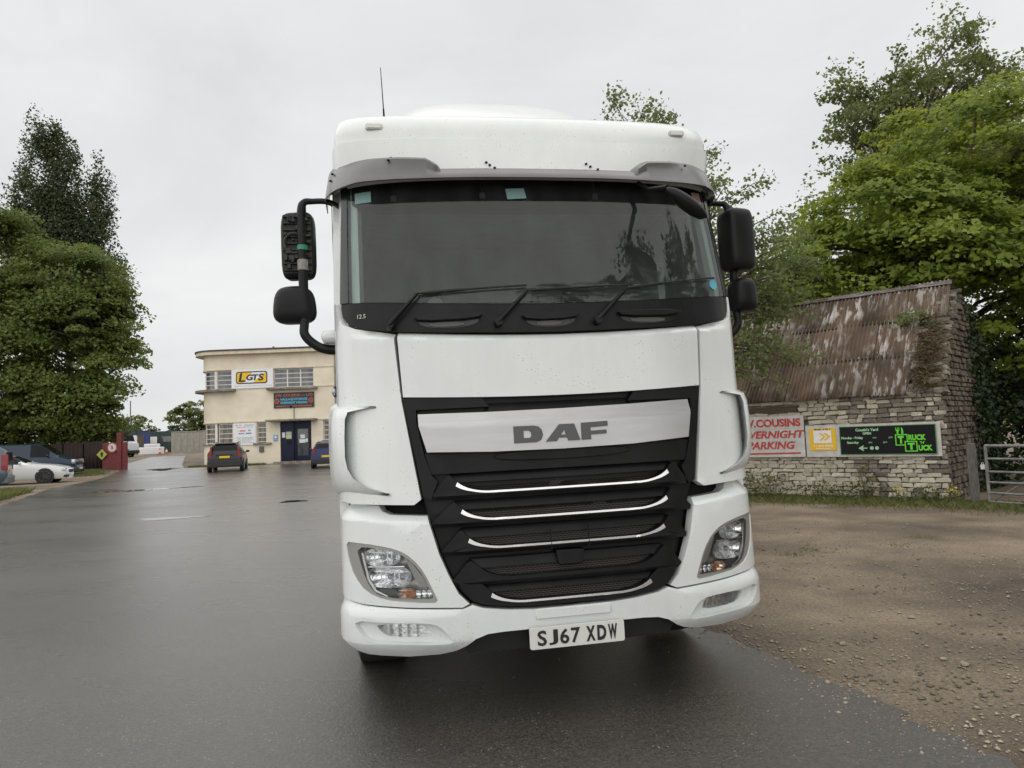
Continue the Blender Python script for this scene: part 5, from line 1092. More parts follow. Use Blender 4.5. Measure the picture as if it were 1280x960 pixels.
# silver bar with raised upper edge and badge
bar = [(-.787, 1.665), (-.783, 1.60), (-.745, 1.458), (-.4, 1.444), (0, 1.440), (.4, 1.446), (.738, 1.466), (.768, 1.62), (.765, 1.683), (.4, 1.670), (0, 1.662), (-.4, 1.660)]
dbar = lambda x, z: .014 * ramp01(z, 1.618, 1.67) + .004 * ramp01(z, 1.606, 1.612)
sb = skin('silver_bar', [bar], -.032, .03, SILVER, d=dbar, cz=CZ + [1.606, 1.612, 1.618], bevel=.004)
def badge(poly, holes=()): return skin('badge_letter', [poly] + list(holes), -.0385, .006, DGREY, parent=sb, bevel=.001)
badge([(-.279, 1.482), (-.155, 1.482), (-.130, 1.493), (-.118, 1.520), (-.124, 1.55), (-.142, 1.568), (-.172, 1.574), (-.279, 1.574)], [[(-.225, 1.508), (-.225, 1.548), (-.195, 1.548), (-.184, 1.538), (-.182, 1.518), (-.192, 1.508)]])
badge([(-.105, 1.482), (-.025, 1.574), (.060, 1.574), (.090, 1.482), (.022, 1.482), (.016, 1.500), (-.022, 1.500), (-.03, 1.516), (.010, 1.516), (.004, 1.545), (-.043, 1.482)])
badge([(.098, 1.482), (.152, 1.482), (.152, 1.508), (.243, 1.510), (.243, 1.532), (.152, 1.530), (.152, 1.548), (.252, 1.552), (.252, 1.580), (.100, 1.576)])
# --- lower grille backing and louvres
low_half = [(.0, .60), (.222, .60), (.362, .609), (.488, .627), (.556, .652), (.61, .706), (.658, .80), (.705, .917), (.746, 1.06), (.769, 1.115), (.79, 1.2), (.76, 1.34), (0, 1.34)]
skin('grille_backing', [mir(low_half)[1:] + low_half[1:-1]], .085, .02, BLACK, bevel=0)
def mesh_mat():
    m = bpy.data.materials.new('grille_mesh'); m.use_nodes = True; t = m.node_tree; b = t.nodes['Principled BSDF']; lk = t.links.new
    c = t.nodes.new('ShaderNodeTexCoord'); sp = t.nodes.new('ShaderNodeSeparateXYZ'); cb = t.nodes.new('ShaderNodeCombineXYZ'); lk(c.outputs['Object'], sp.inputs[0]); lk(sp.outputs[0], cb.inputs[0]); lk(sp.outputs[2], cb.inputs[1])
    br = t.nodes.new('ShaderNodeTexBrick'); br.inputs['Scale'].default_value = 1; br.inputs['Brick Width'].default_value = .024; br.inputs['Row Height'].default_value = .0105; br.inputs['Mortar Size'].default_value = .0019; br.inputs['Mortar Smooth'].default_value = 0
    br.inputs['Color1'].default_value = br.inputs['Color2'].default_value = (.0015, .0015, .0015, 1); br.inputs['Mortar'].default_value = (.075, .07, .06, 1); lk(cb.outputs[0], br.inputs['Vector']); lk(br.outputs['Color'], b.inputs['Base Color'])
    b.inputs['Roughness'].default_value = .55; bp = t.nodes.new('ShaderNodeBump'); bp.inputs['Distance'].default_value = .006; lk(br.outputs['Fac'], bp.inputs['Height']); lk(bp.outputs[0], b.inputs['Normal']); b.inputs['Specular IOR Level'].default_value = .3
    return m
MESH = mesh_mat()
rowsG = [(.595, 1.290, 1.236, .735, True), (.575, 1.145, 1.091, .745, True), (.545, .990, .941, .70, True), (.505, .842, .778, .655, False), (.440, .700, .650, .59, True)]
for i, (xe, ze, zf_, xo, chrome) in enumerate(rowsG):
    def path(sx, n=9):
        o_ = [(sx * xe, ze)]
        for k in range(1, n + 1):
            t = k / n; o_.append((sx * (xe * (1 - t) ** 2 + 2 * (xe - .055) * t * (1 - t) + (xe - .17) * t * t), ze * (1 - t) ** 2 + 2 * (zf_ + .004) * t * (1 - t) + zf_ * t * t))
        return o_
    Rp = path(1); Lp = path(-1)
    lip = Rp + Lp[::-1]                                             # right end -> flat -> left end
    pk = .075 if i < 4 else .05
    if i < 4: poly = [(-xo, zf_ - .038), (xo, zf_ - .038), (xo - .004, zf_ - .012), (xe + .058, zf_ + pk + .012), (xe + .04, zf_ + pk + .018), (xe + .004, ze + .004)] + lip[1:-1] + [(-xe - .004, ze + .004), (-xe - .04, zf_ + pk + .018), (-xe - .058, zf_ + pk + .012), (-xo + .004, zf_ - .012)]
    else:
        bt = [(.0, .612), (.222, .612), (.362, .621), (.488, .639), (.548, .662), (.595, .715), (.625, .775)]
        poly = mir(bt)[:-1] + bt + [(.60, .795), (xe + .05, .745), (xe + .004, ze + .004)] + lip[1:-1] + [(-xe - .004, ze + .004), (-xe - .05, .745), (-.60, .795)]
    lo = skin('louvre', [poly], -.004 if i < 4 else .006, .06, BLACK, d=(lambda x, z, zz=zf_: .018 * ramp01(-z, -zz + .018, -zz + .04) + .02 * ramp01(abs(x), xe + .05, xo)) if i < 4 else None, bevel=.006, cz=CZ + [zf_ - .018, zf_ - .028])
    if chrome:
        wid = [.021 - .010 * min(1, (k / 5)) for k in range(len(Rp))]
        inner = [(x, z) for x, z in Rp]; outer = [(x + .010 * (1 - k / (len(Rp) - 1)), z - w_) for k, ((x, z), w_) in enumerate(zip(Rp, wid))]
        outl = [(x, z) for x, z in outer]; poly2 = inner + mir(inner)[0:] ; lowr = outer
        loop = inner + [(-x, z) for x, z in reversed(inner)] + [(-x, z) for x, z in outer] + list(reversed(outer))
        skin('chrome_strip', [loop], -.010, .012, CHROME, parent=lo, bevel=.002)
    skin('grille_mesh', [[(-xe - .01, zf_ - .015), (xe + .01, zf_ - .015), (xe + .02, zf_ + .06), (-xe - .02, zf_ + .06)]], .055, .01, MESH, bevel=0)
    skin('slat', [[(-xe - .035, zf_ + .047), (xe + .035, zf_ + .047), (xe + .045, zf_ + .098), (-xe - .045, zf_ + .098)]], .028, .02, BLACK, d=lambda x, z, zz=zf_: .022 * ramp01(z, zz + .047, zz + .098), bevel=.003)
skin('radar_cover', [[(-.058, .812), (.058, .812), (.072, .826), (.078, .893), (-.078, .893), (-.072, .826)]], .012, .05, BLACK, bevel=.006)
for xx in (-.105, .105): skin('grille_joint', [[(xx - .0015, .905), (xx + .0015, .905), (xx + .0015, 1.03), (xx - .0015, 1.03)]], -.012, .02, DARK, bevel=0)

# --- headlamp panels
lw = [(.769, 1.115), (.97, 1.13), (1.02, 1.148), (1.042, 1.180), (1.236, 1.192), (1.236, .69), (1.209, .680), (1.115, .665), (.884, .648), (.60, .634), (.563, .650), (.617, .704), (.664, .80), (.711, .917), (.750, 1.06)]
bez = chaikin([(1.206, .989), (1.15, .988), (1.039, .976), (.924, .948), (.853, .903), (.793, .828), (.746, .722), (.722, .664), (.80, .667), (.883, .675), (1.008, .689), (1.102, .729), (1.164, .808), (1.195, .901)], 1)
lens = chaikin([(1.150, .965), (1.029, .958), (.93, .933), (.855, .882), (.797, .805), (.757, .708), (.750, .688), (.80, .689), (.903, .692), (.997, .702), (1.059, .724), (1.10, .786), (1.129, .877)], 1)
dl = lambda x, z: .055 * ramp01(z, 1.075 + .10 * max(0, abs(x) - .78), 1.125 + .12 * max(0, abs(x) - .78)) + .012 * ramp01(-abs(x), -.78 - 0 * z, -.74) * ramp01(z, .9, 1.1)
sym('headlamp_panel', [lw, bez], 0, .06, WHITE, d=dl, cz=CZ + [1.075, 1.09, 1.105, 1.125, 1.14], bevel=.005)
BEZ = mat('headlamp_bezel', (.30, .295, .28), .32, metal=.4); REFL = mat('lamp_reflector', (.88, .89, .90), .10, metal=1.0, bump=.22, bscale=45); HOUS = mat('lamp_housing', (.46, .45, .43), .25, metal=.7)
CLEAR = glass_mat('lamp_cover', (.95, .96, .96), .05); AMB = mat('amber_bulb', (.65, .22, .05), .25)
def lampset(s):
    def mm(l): return l if s > 0 else mir(l)
    hl = skin('headlamp', [mm(bez), mm(lens)[::-1]], .006, .05, BEZ, bevel=.004)
    skin('housing', [mm(lens)], .085, .01, HOUS, parent=hl, bevel=0)
    def bowl(nm, cx, cz, rx, rz, depth, m_, off=.02, trim=0):
        mb = MB(); rows = []
        for j in range(7):
            f = j / 6; row = []
            for k in range(24):
                a = 2 * math.pi * k / 24; ca, sa = math.cos(a), math.sin(a); pw = .75
                x = cx + rx * f * math.copysign(abs(ca) ** pw, ca); z = cz + rz * f * math.copysign(abs(sa) ** pw, sa)
                row.append(S(s * x, z, off + depth * (1 - f * f)))
            rows.append(row)
        mb.grid(rows, closed=True); return mb.build(nm, m_, hl, smooth=50)
    bowl('reflector', 1.018, .908, .100, .048, .055, REFL); bowl('reflector', .985, .803, .122, .056, .06, REFL)
    for cx_, cz_ in ((1.022, .905), (.985, .802)):
        mb = MB(); ellipsoid(mb, S(s * cx_, cz_, .045), (.016, .02, .016), 10, 8); mb.build('bulb', CLEARL, hl, smooth=60)
        for q in (-.05, -.025, .025, .05):
            skin('reflector_rib', [mm([(cx_ + q - .0025, cz_ - .035), (cx_ + q + .0025, cz_ - .035), (cx_ + q + .0025, cz_ + .035), (cx_ + q - .0025, cz_ + .035)])], .042, .003, CHROME, parent=hl, bevel=0)
    skin('reflector_edge', [mm([(1.095, .862), (.90, .862), (.895, .853), (1.10, .853)])], .018, .02, CHROME, parent=hl, bevel=.002)
    skin('lamp_trim', [mm(chaikin([(1.06, .742), (.95, .742), (.935, .70), (1.03, .71)], 2))], .03, .02, DGREY, parent=hl, bevel=.003)
    skin('side_trim', [mm([(.90, .905), (.855, .868), (.80, .79), (.775, .745), (.815, .745), (.855, .80)])], .03, .02, BEZ, parent=hl, bevel=.004)
    bowl('indicator', .893, .716, .05, .028, .03, mat('amber_reflector', (.84, .74, .66), .15, metal=.9), .02); mb = MB(); ellipsoid(mb, S(s * .893, .716, .03), (.013, .016, .013), 10, 8); mb.build('amber_bulb', AMB, hl, smooth=60)
    for q in (.83, .80, .772): bowl('daylight_cell', q, .712, .013, .02, .02, REFL, .02)
    skin('inner_trim', [mm([(1.128, .93), (1.118, .935), (1.088, .80), (1.05, .738), (.99, .708), (.99, .700), (1.06, .73), (1.098, .79)])], .012, .012, CHROME, parent=hl, bevel=.002)
    skin('lamp_cover', [mm(lens)], .004, 0, CLEAR, parent=hl, bevel=0)
for s in (-1, 1): lampset(s)
# --- bumper
bt = [(0, .596), (.222, .597), (.362, .606), (.488, .622), (.548, .642), (.60, .626), (.884, .640), (1.115, .657), (1.209, .672), (1.236, .68)]
bb = [(1.236, .47), (1.19, .432), (1.158, .405), (1.115, .392), (.895, .382), (.729, .389), (.645, .405), (.592, .429), (.538, .467), (.474, .488), (.389, .494), (0, .498)]
half = bt + bb; full = half + mir(half)[1:-1]
fog = chaikin([(1.165, .582), (.991, .574), (.784, .568), (.722, .548), (.683, .503), (.650, .462), (.685, .450), (.995, .466), (1.079, .474), (1.13, .51)], 1)
dbm = lambda x, z: .05 * ramp01(-z, -.47, -.385) ** 1.5 + .012 * ramp01(z, .63, .67) * ramp01(abs(x), .5, .62) - .016 * ramp01(abs(x), .55, .7) * ramp01(-z, -.66, -.60)
bmp = skin('front_bumper', [full, fog[::-1], mir(fog)[::-1]], .0, .06, WHITE, d=dbm, cz=CZ + [.42, .44, .4, .46, .50, .60, .63, .645], bevel=.007)
fogl = chaikin([(1.068, .560), (.816, .551), (.786, .526), (.763, .484), (.995, .487), (1.042, .518)], 1)
for s in (-1, 1):
    mm = (lambda l: l) if s > 0 else mir
    skin('fog_surround', [mm(fog), mm(fogl)[::-1]], .012, .05, WHITE, d=lambda x, z: .028 * ramp01(-abs(x), -1.13, -.95) * ramp01(abs(x), .66, .80), parent=bmp, bevel=.003, cz=CZ + [.5, .55])
    skin('fog_lamp', [mm(fogl)], .075, .01, REFL, parent=bmp, bevel=0, cz=CZ + [.5, .52, .55])
    for q in (.85, .90, .95, 1.0): skin('fog_lamp_rib', [mm([(q, .49), (q + .006, .49), (q + .006, .545), (q, .545)])], .055, .02, HOUS, parent=bmp, bevel=0)
    skin('fog_lamp_glass', [mm(fogl)], .040, 0, CLEAR, parent=bmp, bevel=0)
skin('number_plate_step', [[(-.215, .545), (.2, .545), (.2, .592), (-.215, .592)]], -.010, .02, WHITE, parent=bmp, bevel=.003)
skin('lower_valance', [[(-.58, .365), (.58, .365), (.62, .42), (.5, .50), (-.5, .50), (-.62, .42)]], .09, .03, RUBBER, bevel=.01)
plt = MB(); plt.prism(rrect(-.26, .26, .395, .507, .012), -.034, -.024); plt = plt.build('number_plate', mat('reg_plate', (.66, .66, .62), .35), lorry, bevel=.001)
def plate_char(ch, x0):
    o = text('lettering', ch, .1, INK, plt, (0, 0, 0), bold=.0022 if ch in 'SJ67' else .0042); me = o.data; xs_ = [v.co.x for v in me.vertices]; ys_ = [v.co.y for v in me.vertices]
    a, b_, c, d_ = min(xs_), max(xs_), min(ys_), max(ys_)
    for v in me.vertices: v.co.x = (v.co.x - a) / (b_ - a) * .050; v.co.y = (v.co.y - c) / (d_ - c) * .079
    o.location = (x0, -.0355, .412)
xq = -.219
for ch in 'SJ67 XDW':
    if ch == ' ': xq += .022; continue
    plate_char(ch, xq); xq += .061
mb = MB(); mb.box(-.25, .25, -.023, .07, .41, .495); mb.build('plate_bracket', BLACK, lorry)
# --- black band under the windscreen
gb = lambda x: 2.262 + .058 * (abs(x) / 1.15) ** 2
wt = [(-1.2 + 2.4 * i / 16, 0) for i in range(17)]; wt = [(x, gb(x)) for x, _ in wt]
wbh = [(0, 2.096), (.3, 2.101), (.6, 2.110), (.9, 2.128), (1.073, 2.158), (1.151, 2.188), (1.191, 2.243), (1.2, 2.29)]
skin('scuttle_panel', [mir(wbh)[:-1] + wbh + wt[::-1]], .012, .05, BLACK, bevel=.004)
for a, b_ in ((-.80, -.40), (-.20, .15), (.36, .78)):
    c_ = (a + b_) / 2; z_ = 2.20 + .03 * abs(c_) ** 2
    gr = skin('grab_handle', [chaikin([(a, z_), (b_, z_ + .008), (b_ - .03, z_ - .03), (a + .04, z_ - .035)], 1)], -.02, .03, BLACK, bevel=.008)
    skin('handle_recess', [chaikin([(a + .01, z_ - .012), (b_ - .01, z_ - .012), (b_ - .06, z_ - .072), (a + .07, z_ - .075)], 2)], .009, .01, GLOSSB, parent=gr, bevel=0)
    skin('handle_pad', [chaikin([(a + .09, z_ - .040), (b_ - .10, z_ - .040), (b_ - .12, z_ - .068), (a + .10, z_ - .068)], 1)], .003, .01, GREYP, parent=gr, bevel=.002)
text('chalk_mark', '12.5', .034, mat('chalk', (.6, .6, .6), .8), lorry, tuple(Vector(S(-1.08, 2.232, .008))), rot=(R(82), 0, R(-24)))
# --- windscreen, frame, tint band
pil = [(1.148, gb(1.148)), (1.2, gb(1.2)), (1.192, 2.6), (1.180, 2.98), (1.186, 3.10), (1.14, 3.10), (1.146, 2.74)]
sym('windscreen_pillar', [pil], .004, .03, GLOSSB, bevel=.003)
WSG = glass_mat('windscreen_glass', (.74, .84, .81), .036, .012, dust_haze=.065)  # grey-green film: dust plus painted haze standing in for cab light
wst = [(-1.15 + 2.3 * i / 16, 0) for i in range(17)]; wst = [(x, gb(x)) for x, _ in wst]
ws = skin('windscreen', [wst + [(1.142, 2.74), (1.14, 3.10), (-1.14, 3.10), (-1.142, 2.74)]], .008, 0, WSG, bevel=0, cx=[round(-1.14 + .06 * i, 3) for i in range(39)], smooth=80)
tb = [(-1.12, 3.09), (-1.12, 2.94), (-1.08, 2.905), (-1.03, 2.872), (-.97, 2.855), (-.9, 2.845), (-.4, 2.822), (0, 2.818), (.4, 2.822), (1.135, 2.86), (1.135, 3.09)]
skin('tint_band', [tb], .016, 0, mat('tint_band', (.002, .002, .0022), .9, spec=0), parent=ws, bevel=0, cx=[round(-1.14 + .06 * i, 3) for i in range(39)], smooth=80)
STK = mat('sticker_teal', (.20, .33, .32), .6)
def decal(nm, poly, off, m_, par=ws): return skin(nm, [poly], off, .001, m_, parent=par, bevel=0)
decal('sticker', [(-1.095, 2.935), (-1.0, 2.935), (-1.0, 3.005), (-1.095, 3.005)], .0045, STK); decal('sticker', [(-.203, 2.918), (-.088, 2.925), (-.098, 2.992), (-.21, 2.988)], .0045, STK)
decal('sticker', [(1.035, 2.94), (1.105, 2.95), (1.10, 3.03), (1.03, 3.02)], .0045, mat('sticker_pale', (.3, .3, .29), .6))
def circ(cx_, cz_, r, n=16): return [(cx_ + r * math.cos(2 * math.pi * k / n), cz_ + r * math.sin(2 * math.pi * k / n)) for k in range(n)]
skin('no_smoking_ring', [circ(1.068, 2.985, .03), circ(1.068, 2.985, .023)[::-1]], .003, .001, REDO, parent=ws, bevel=0); decal('no_smoking_bar', [(1.046, 3.002), (1.050, 3.007), (1.09, 2.968), (1.086, 2.963)], .0029, REDO)
decal('tax_disc', circ(1.055, 2.385, .032), .0045, mat('disc_blue', (.08, .38, .5), .5))
for x_ in (-.868, -.35, .34):
    mb = MB(); a = Vector(S(x_, 3.05, .012)); b_ = Vector(S(x_, 2.94, .004)); mb.tube([a, Vector(S(x_, 2.96, .012))], .004, 5); mb.box(x_ - .016, x_ + .016, b_.y, b_.y + .006, 2.925, 2.96); mb.build('blind_bracket', BLACK, lorry)
# wipers
def wiper(p):
    q = [Vector(S(x, z, o)) for x, z, o in p]; mb = MB(); mb.tube(q[:2], [.016, .008], 8); mb.tube([q[0] + Vector((0, .03, -.01)), q[0] + Vector((0, -.012, 0))], .022, 10); w_ = mb.build('wiper', BLACK, lorry, smooth=60)
    mb = MB(); n = 14; pts = [q[1].lerp(q[2], k / n) for k in range(n + 1)]; pts = [Vector(S(v.x, v.z, -.018 + .004)) for v in pts]; mb.tube(pts, [.005] + [.009] * 5 + [.006] * (n - 5), 6); mb.build('wiper_blade', RUBBER, w_, smooth=60)
wiper([(-.915, 2.165, -.025), (-.755, 2.336, -.03), (-.150, 2.366, -.02)]); wiper([(-.325, 2.158, -.025), (-.148, 2.335, -.03), (.455, 2.362, -.02)]); wiper([(.247, 2.158, -.025), (.437, 2.342, -.03), (1.045, 2.425, -.02)])
# --- cab shell
sym('cab_pillar', [[(1.10, 2.20), (1.237, 2.20), (1.237, 3.2), (1.10, 3.2)]], .036, .04, WHITE, bevel=0)
yF = lambda z: Vz(z) + Bx(WX) - .035
def cab_side(s):
    out_ = [(yF(1.0), 1.0), (2.25, 1.0), (2.25, 3.25), (yF(3.25), 3.25), (yF(3.0), 3.0), (yF(2.35), 2.35), (yF(1.8), 1.8)]
    win = [(.80, 2.10), (.86, 2.78), (.95, 2.86), (1.42, 2.86), (1.46, 2.82), (1.46, 2.02), (.92, 2.02)]
    mp_ = lambda y, z, o: (s * (1.2375 - o), y, z)
    cs = flat_panel('cab_side', [out_, win], mp_, .05, WHITE, lorry, bevel=0); flat_panel('side_window', [win], lambda y, z, o: (s * (1.215 - o), y, z), 0, glass_mat('side_glass', (.72, .82, .78), .05), cs, bevel=0)
    flat_panel('window_rubber', [[(y + (.03 if y > 1.1 else -.03), z + (.03 if z > 2.4 else -.03)) for y, z in win], win[::-1]], lambda y, z, o: (s * (1.2405 - o), y, z), .01, RUBBER, cs, bevel=0)
    mb = MB(); mb.box(*sorted((s * 1.238, s * 1.26)), 1.3, 1.5, 1.72, 1.77); mb.build('door_handle', BLACK, cs, bevel=.006)
    mb = MB(); mb.box(*sorted((s * 1.238, s * 1.241)), .60, .607, 1.25, 3.0); mb.box(*sorted((s * 1.238, s * 1.241)), 1.56, 1.567, 1.0, 3.0); mb.build('door_gap', DARK, cs)
    # steps and side skirt below the door
    mb = MB(); mb.box(*sorted((s * 1.10, s * 1.242)), .62, 1.12, .42, 1.0); st_ = mb.build('step_housing', WHITE, lorry, bevel=.02)
    for z_ in (.5, .78): mb = MB(); mb.box(*sorted((s * 1.05, s * 1.26)), .70, 1.05, z_ - .03, z_); mb.build('step', BLACK, st_, bevel=.006)
    mb = MB(); mb.tube([(s * 1.236, .54, 1.835), (s * 1.252, .53, 1.835)], .034, 10); smk = mb.build('side_marker', BLACK, lorry, smooth=50); mb = MB(); ellipsoid(mb, (s * 1.256, .53, 1.835), (.016, .024, .024), 10, 6); mb.build('marker_lens', CLEARL, smk, smooth=60)
    rows = []
    for k in range(13):      # wheel arch
        a = math.pi * k / 12; rows.append([(s * x_, 1.45 - .62 * math.cos(a), .52 + .58 * math.sin(a)) for x_ in (.75, 1.245)])
    mb = MB(); mb.grid(rows); o = mb.build('wheel_arch', BLACK, lorry, smooth=40); q = o.modifiers.new('t', 'SOLIDIFY'); q.thickness = .03
for s in (-1, 1): cab_side(s)
INTD = mat('cab_trim', (.40, .41, .395), .8, col2=(.52, .53, .51), scale=4); SEAT = mat('seat_fabric', (.07, .07, .075), .9, col2=(.12, .12, .125), scale=30)
mb = MB(); mb.box(-1.18, 1.18, 2.18, 2.24, 1.0, 3.3); mb.build('cab_rear_wall', INTD, lorry); mb = MB(); mb.box(-1.18, 1.18, .45, 2.17, 1.0, 1.1); mb.build('cab_floor', INTD, lorry); mb = MB(); mb.box(-1.18, 1.18, .50, 2.17, 3.12, 3.16); mb.build('headlining', INTD, lorry)
mb = MB(); rows = []
for i in range(13):
    x = -1.1 + 2.2 * i / 12; y0_ = Bx(x) + .16; rows.append([(x, y0_, 2.02), (x, y0_, 2.19), (x, y0_ + .1, 2.225), (x, y0_ + .45, 2.20), (x, y0_ + .55, 2.0), (x, y0_ + .5, 1.5)])
mb.grid(rows); mb.build('dashboard', mat('dashboard_grey', (.07, .07, .07), .7, col2=(.10, .10, .098), scale=5), lorry, smooth=40)
mb = MB(); c_ = Vector((-.62, 1.0, 2.18)); rx = Matrix.Rotation(R(-38), 3, 'X'); pts = [c_ + rx @ Vector((.235 * math.cos(a), 0, .235 * math.sin(a))) for a in [2 * math.pi * k / 28 for k in range(29)]]
mb.tube(pts, .017, 8, cap=False); mb.tube([c_ + rx @ Vector((-.22, 0, 0)), c_ + rx @ Vector((.22, 0, 0))], .022, 6); mb.tube([c_ + rx @ Vector((0, 0, .0)), c_ + rx @ Vector((0, 0, -.22))], .022, 6); mb.tube([c_, c_ + rx @ Vector((0, -.35, -.0))], .05, 8); mb.build('steering_wheel', mat('wheel_rim_grey', (.20, .20, .20), .45), lorry, smooth=50)
for s in (-1, 1):
    mb = MB(); mb.box(s * .62 - .25, s * .62 + .25, 1.25, 1.75, 1.65, 1.82); mb.box(s * .62 - .24, s * .62 + .24, 1.68, 1.85, 1.8, 2.45); mb.box(s * .62 - .14, s * .62 + .14, 1.74, 1.86, 2.47, 2.68); mb.box(s * .62 - .2, s * .62 + .2, 1.3, 1.7, 1.1, 1.64); mb.build('seat', SEAT, lorry, bevel=.05, smooth=40)
# --- roof cap
RZ = [3.05, 3.2, 3.30, 3.325, 3.331, 3.39, 3.44, 3.485, 3.515, 3.538, 3.552, 3.559, 3.561]; RW = [1.236, 1.230, 1.226, 1.223, 1.216, 1.212, 1.206, 1.198, 1.183, 1.155, 1.115, 1.0, .6]
RV = [.30, .33, .358, .364, .400, .404, .424, .450, .482, .522, .58, .75, 1.1]; RB = [2.25] * 9 + [2.24, 2.22, 2.15, 1.8]
def roofbow(x, W_, z):
    k = ramp01(z, 3.10, 3.40); a = .42 - .20 * k; e_ = 3.2 + 2.2 * k
    return (.03 - .005 * k) * x * x + a * (1 - (1 - (min(abs(x), W_ - .0006) / W_) ** e_) ** (1 / e_))
rows = []
for z, W_, V_, yb in zip(RZ, RW, RV, RB):
    row = []; n = 40
    for k in range(n + 1):
        t = -1 + 2 * k / n; x = math.copysign(1 - (1 - abs(t)) ** 1.6, t) * (W_ - .0006); row.append((x, V_ + roofbow(x, W_, z), z + .0 * x))
    row += [(W_, yb * .6 + .2, row[-1][2]), (W_ * .98, yb, row[-1][2]), (-W_ * .98, yb, row[0][2]), (-W_, yb * .6 + .2, row[0][2])]
    rows.append(row)
mb = MB(); mb.grid(rows, closed=True); nn = len(rows[0]); base_ = (len(rows) - 1) * nn; mb.f.append(tuple(base_ + k for k in range(nn)))
roof = mb.build('cab_roof', WHITE, lorry, smooth=50)
# roof air dam behind
rows = []
for y, zc, hw in ((.95, 3.55, .62), (1.1, 3.70, .72), (1.3, 3.88, .80), (1.55, 4.08, .86), (1.8, 4.24, .90), (2.05, 4.36, .92), (2.25, 4.42, .92)):
    row = []
    for k in range(25):
        a = math.pi * k / 24; ca, sa = math.cos(a), math.sin(a); row.append((hw * math.copysign(abs(ca) ** .62, ca), y + .10 * (1 - sa), 3.50 + (zc - 3.50) * sa ** .42 if sa > 1e-6 else 3.50))
    rows.append(row)
mb = MB(); mb.grid(rows); mb.build('roof_air_dam', WHITE, lorry, smooth=60)
for s in (-1, 1):
    p_ = Vector((s * .965, 0, 3.43)); y_ = .414 + roofbow(.965, 1.21, 3.42) - .004; mb = MB(); mb.prism(rrect(s * .965 - .05, s * .965 + .05, 3.402, 3.440, .012), y_ - .012, y_ + .05); ml = mb.build('marker_lamp', HOUS, lorry, bevel=.003)
    mb = MB(); mb.prism(rrect(s * .965 - .042, s * .965 + .042, 3.408, 3.434, .008), y_ - .018, y_ - .0125); mb.build('marker_lens', mat('lens_white', (.7, .7, .66), .2), ml, bevel=.003)
mb = MB(); mb.tube([(-.897, .8, 3.58), (-.899, .8, 3.70)], [.010, .006], 6); mb.tube([(-.899, .8, 3.70), (-.908, .8, 3.98)], [.004, .0025], 5); mb.build('aerial', BLACK, lorry)
# --- sun visor
rows = []
def zt(x):
    a = abs(x); return 3.112 + .065 * ramp01(a, .585, .665) ** .8 + .032 * ramp01(a, .665, 1.0) + .02 * ramp01(a, 1.05, 1.22)
xsV = sorted(set([round(-1.236 + 2.472 * k / 60, 4) for k in range(61)] + [s * v for s in (-1, 1) for v in (.585, .60, .62, .645, .665, 1.215, 1.23)]))
def SV(x, z, o):
    x = max(-1.237, min(1.237, x)); o = o * (1 - .62 * ramp01(abs(x), 1.02, 1.22)) if o < 0 else o; k = dB(x); l = math.hypot(1, k); return (x - o * k / l, Bx(x) + Vz(z) + o / l, z)
for x in xsV:
    t_ = zt(x); zb_ = 3.018 + .012 * ramp01(abs(x), .7, 1.2); led = .045 if abs(x) < .6 else .03 + .04 * ramp01(1.1 - abs(x), 0, .3)
    rows.append([SV(x, t_ + .004, .02), SV(x, t_ + .004, -.012), SV(x, t_ - .012, -.012 - led), SV(x, t_ - .03, -.03 - led), SV(x, (t_ + zb_) / 2, -.085), SV(x, zb_ + .02, -.115), SV(x, zb_, -.118), SV(x, zb_ - .002, -.108), SV(x, zb_ + .02, -.09), SV(x, zb_ + .06, .02)])
for s, x in ((-1, 0), (1, -1)):     # ends sweep back round the corner
    pass
mb = MB(); mb.grid(rows)
vis = mb.build('sun_visor', VISOR, lorry, smooth=40)
for s in (-1, 1):
    e0 = rows[0] if s < 0 else rows[-1]; mb = MB(); r2 = []
    for k in range(5):
        t = k / 4; r2.append([(p[0] + s * .0 * t, p[1] + .16 * t, p[2] + (p[2] * 0) - (.02 * t if i < 4 else -.0) + (-.03 * t if i >= 5 else 0)) for i, p in enumerate(e0[1:8])])
    mb.grid(r2); o = mb.build('visor_wing', VISOR, vis, smooth=40); q = o.modifiers.new('t', 'SOLIDIFY'); q.thickness = .006
def bolt(x, z, o): p_ = SV(x, z, o); mb = MB(); ellipsoid(mb, p_, (.009, .008, .007), 8, 6); mb.build('bolt', BLACK, vis, smooth=60)
for x, z, o in ((-.31, 3.163, -.004), (.31, 3.163, -.004), (-.29, 3.145, -.004), (.335, 3.145, -.004), (-.27, 3.105, -.055), (.36, 3.105, -.055), (-.865, 3.20, -.03), (.865, 3.20, -.03), (-.865, 3.155, -.10), (.92, 3.155, -.10), (-1.19, 3.16, -.09), (-1.20, 3.12, -.10)): bolt(x, z, o)
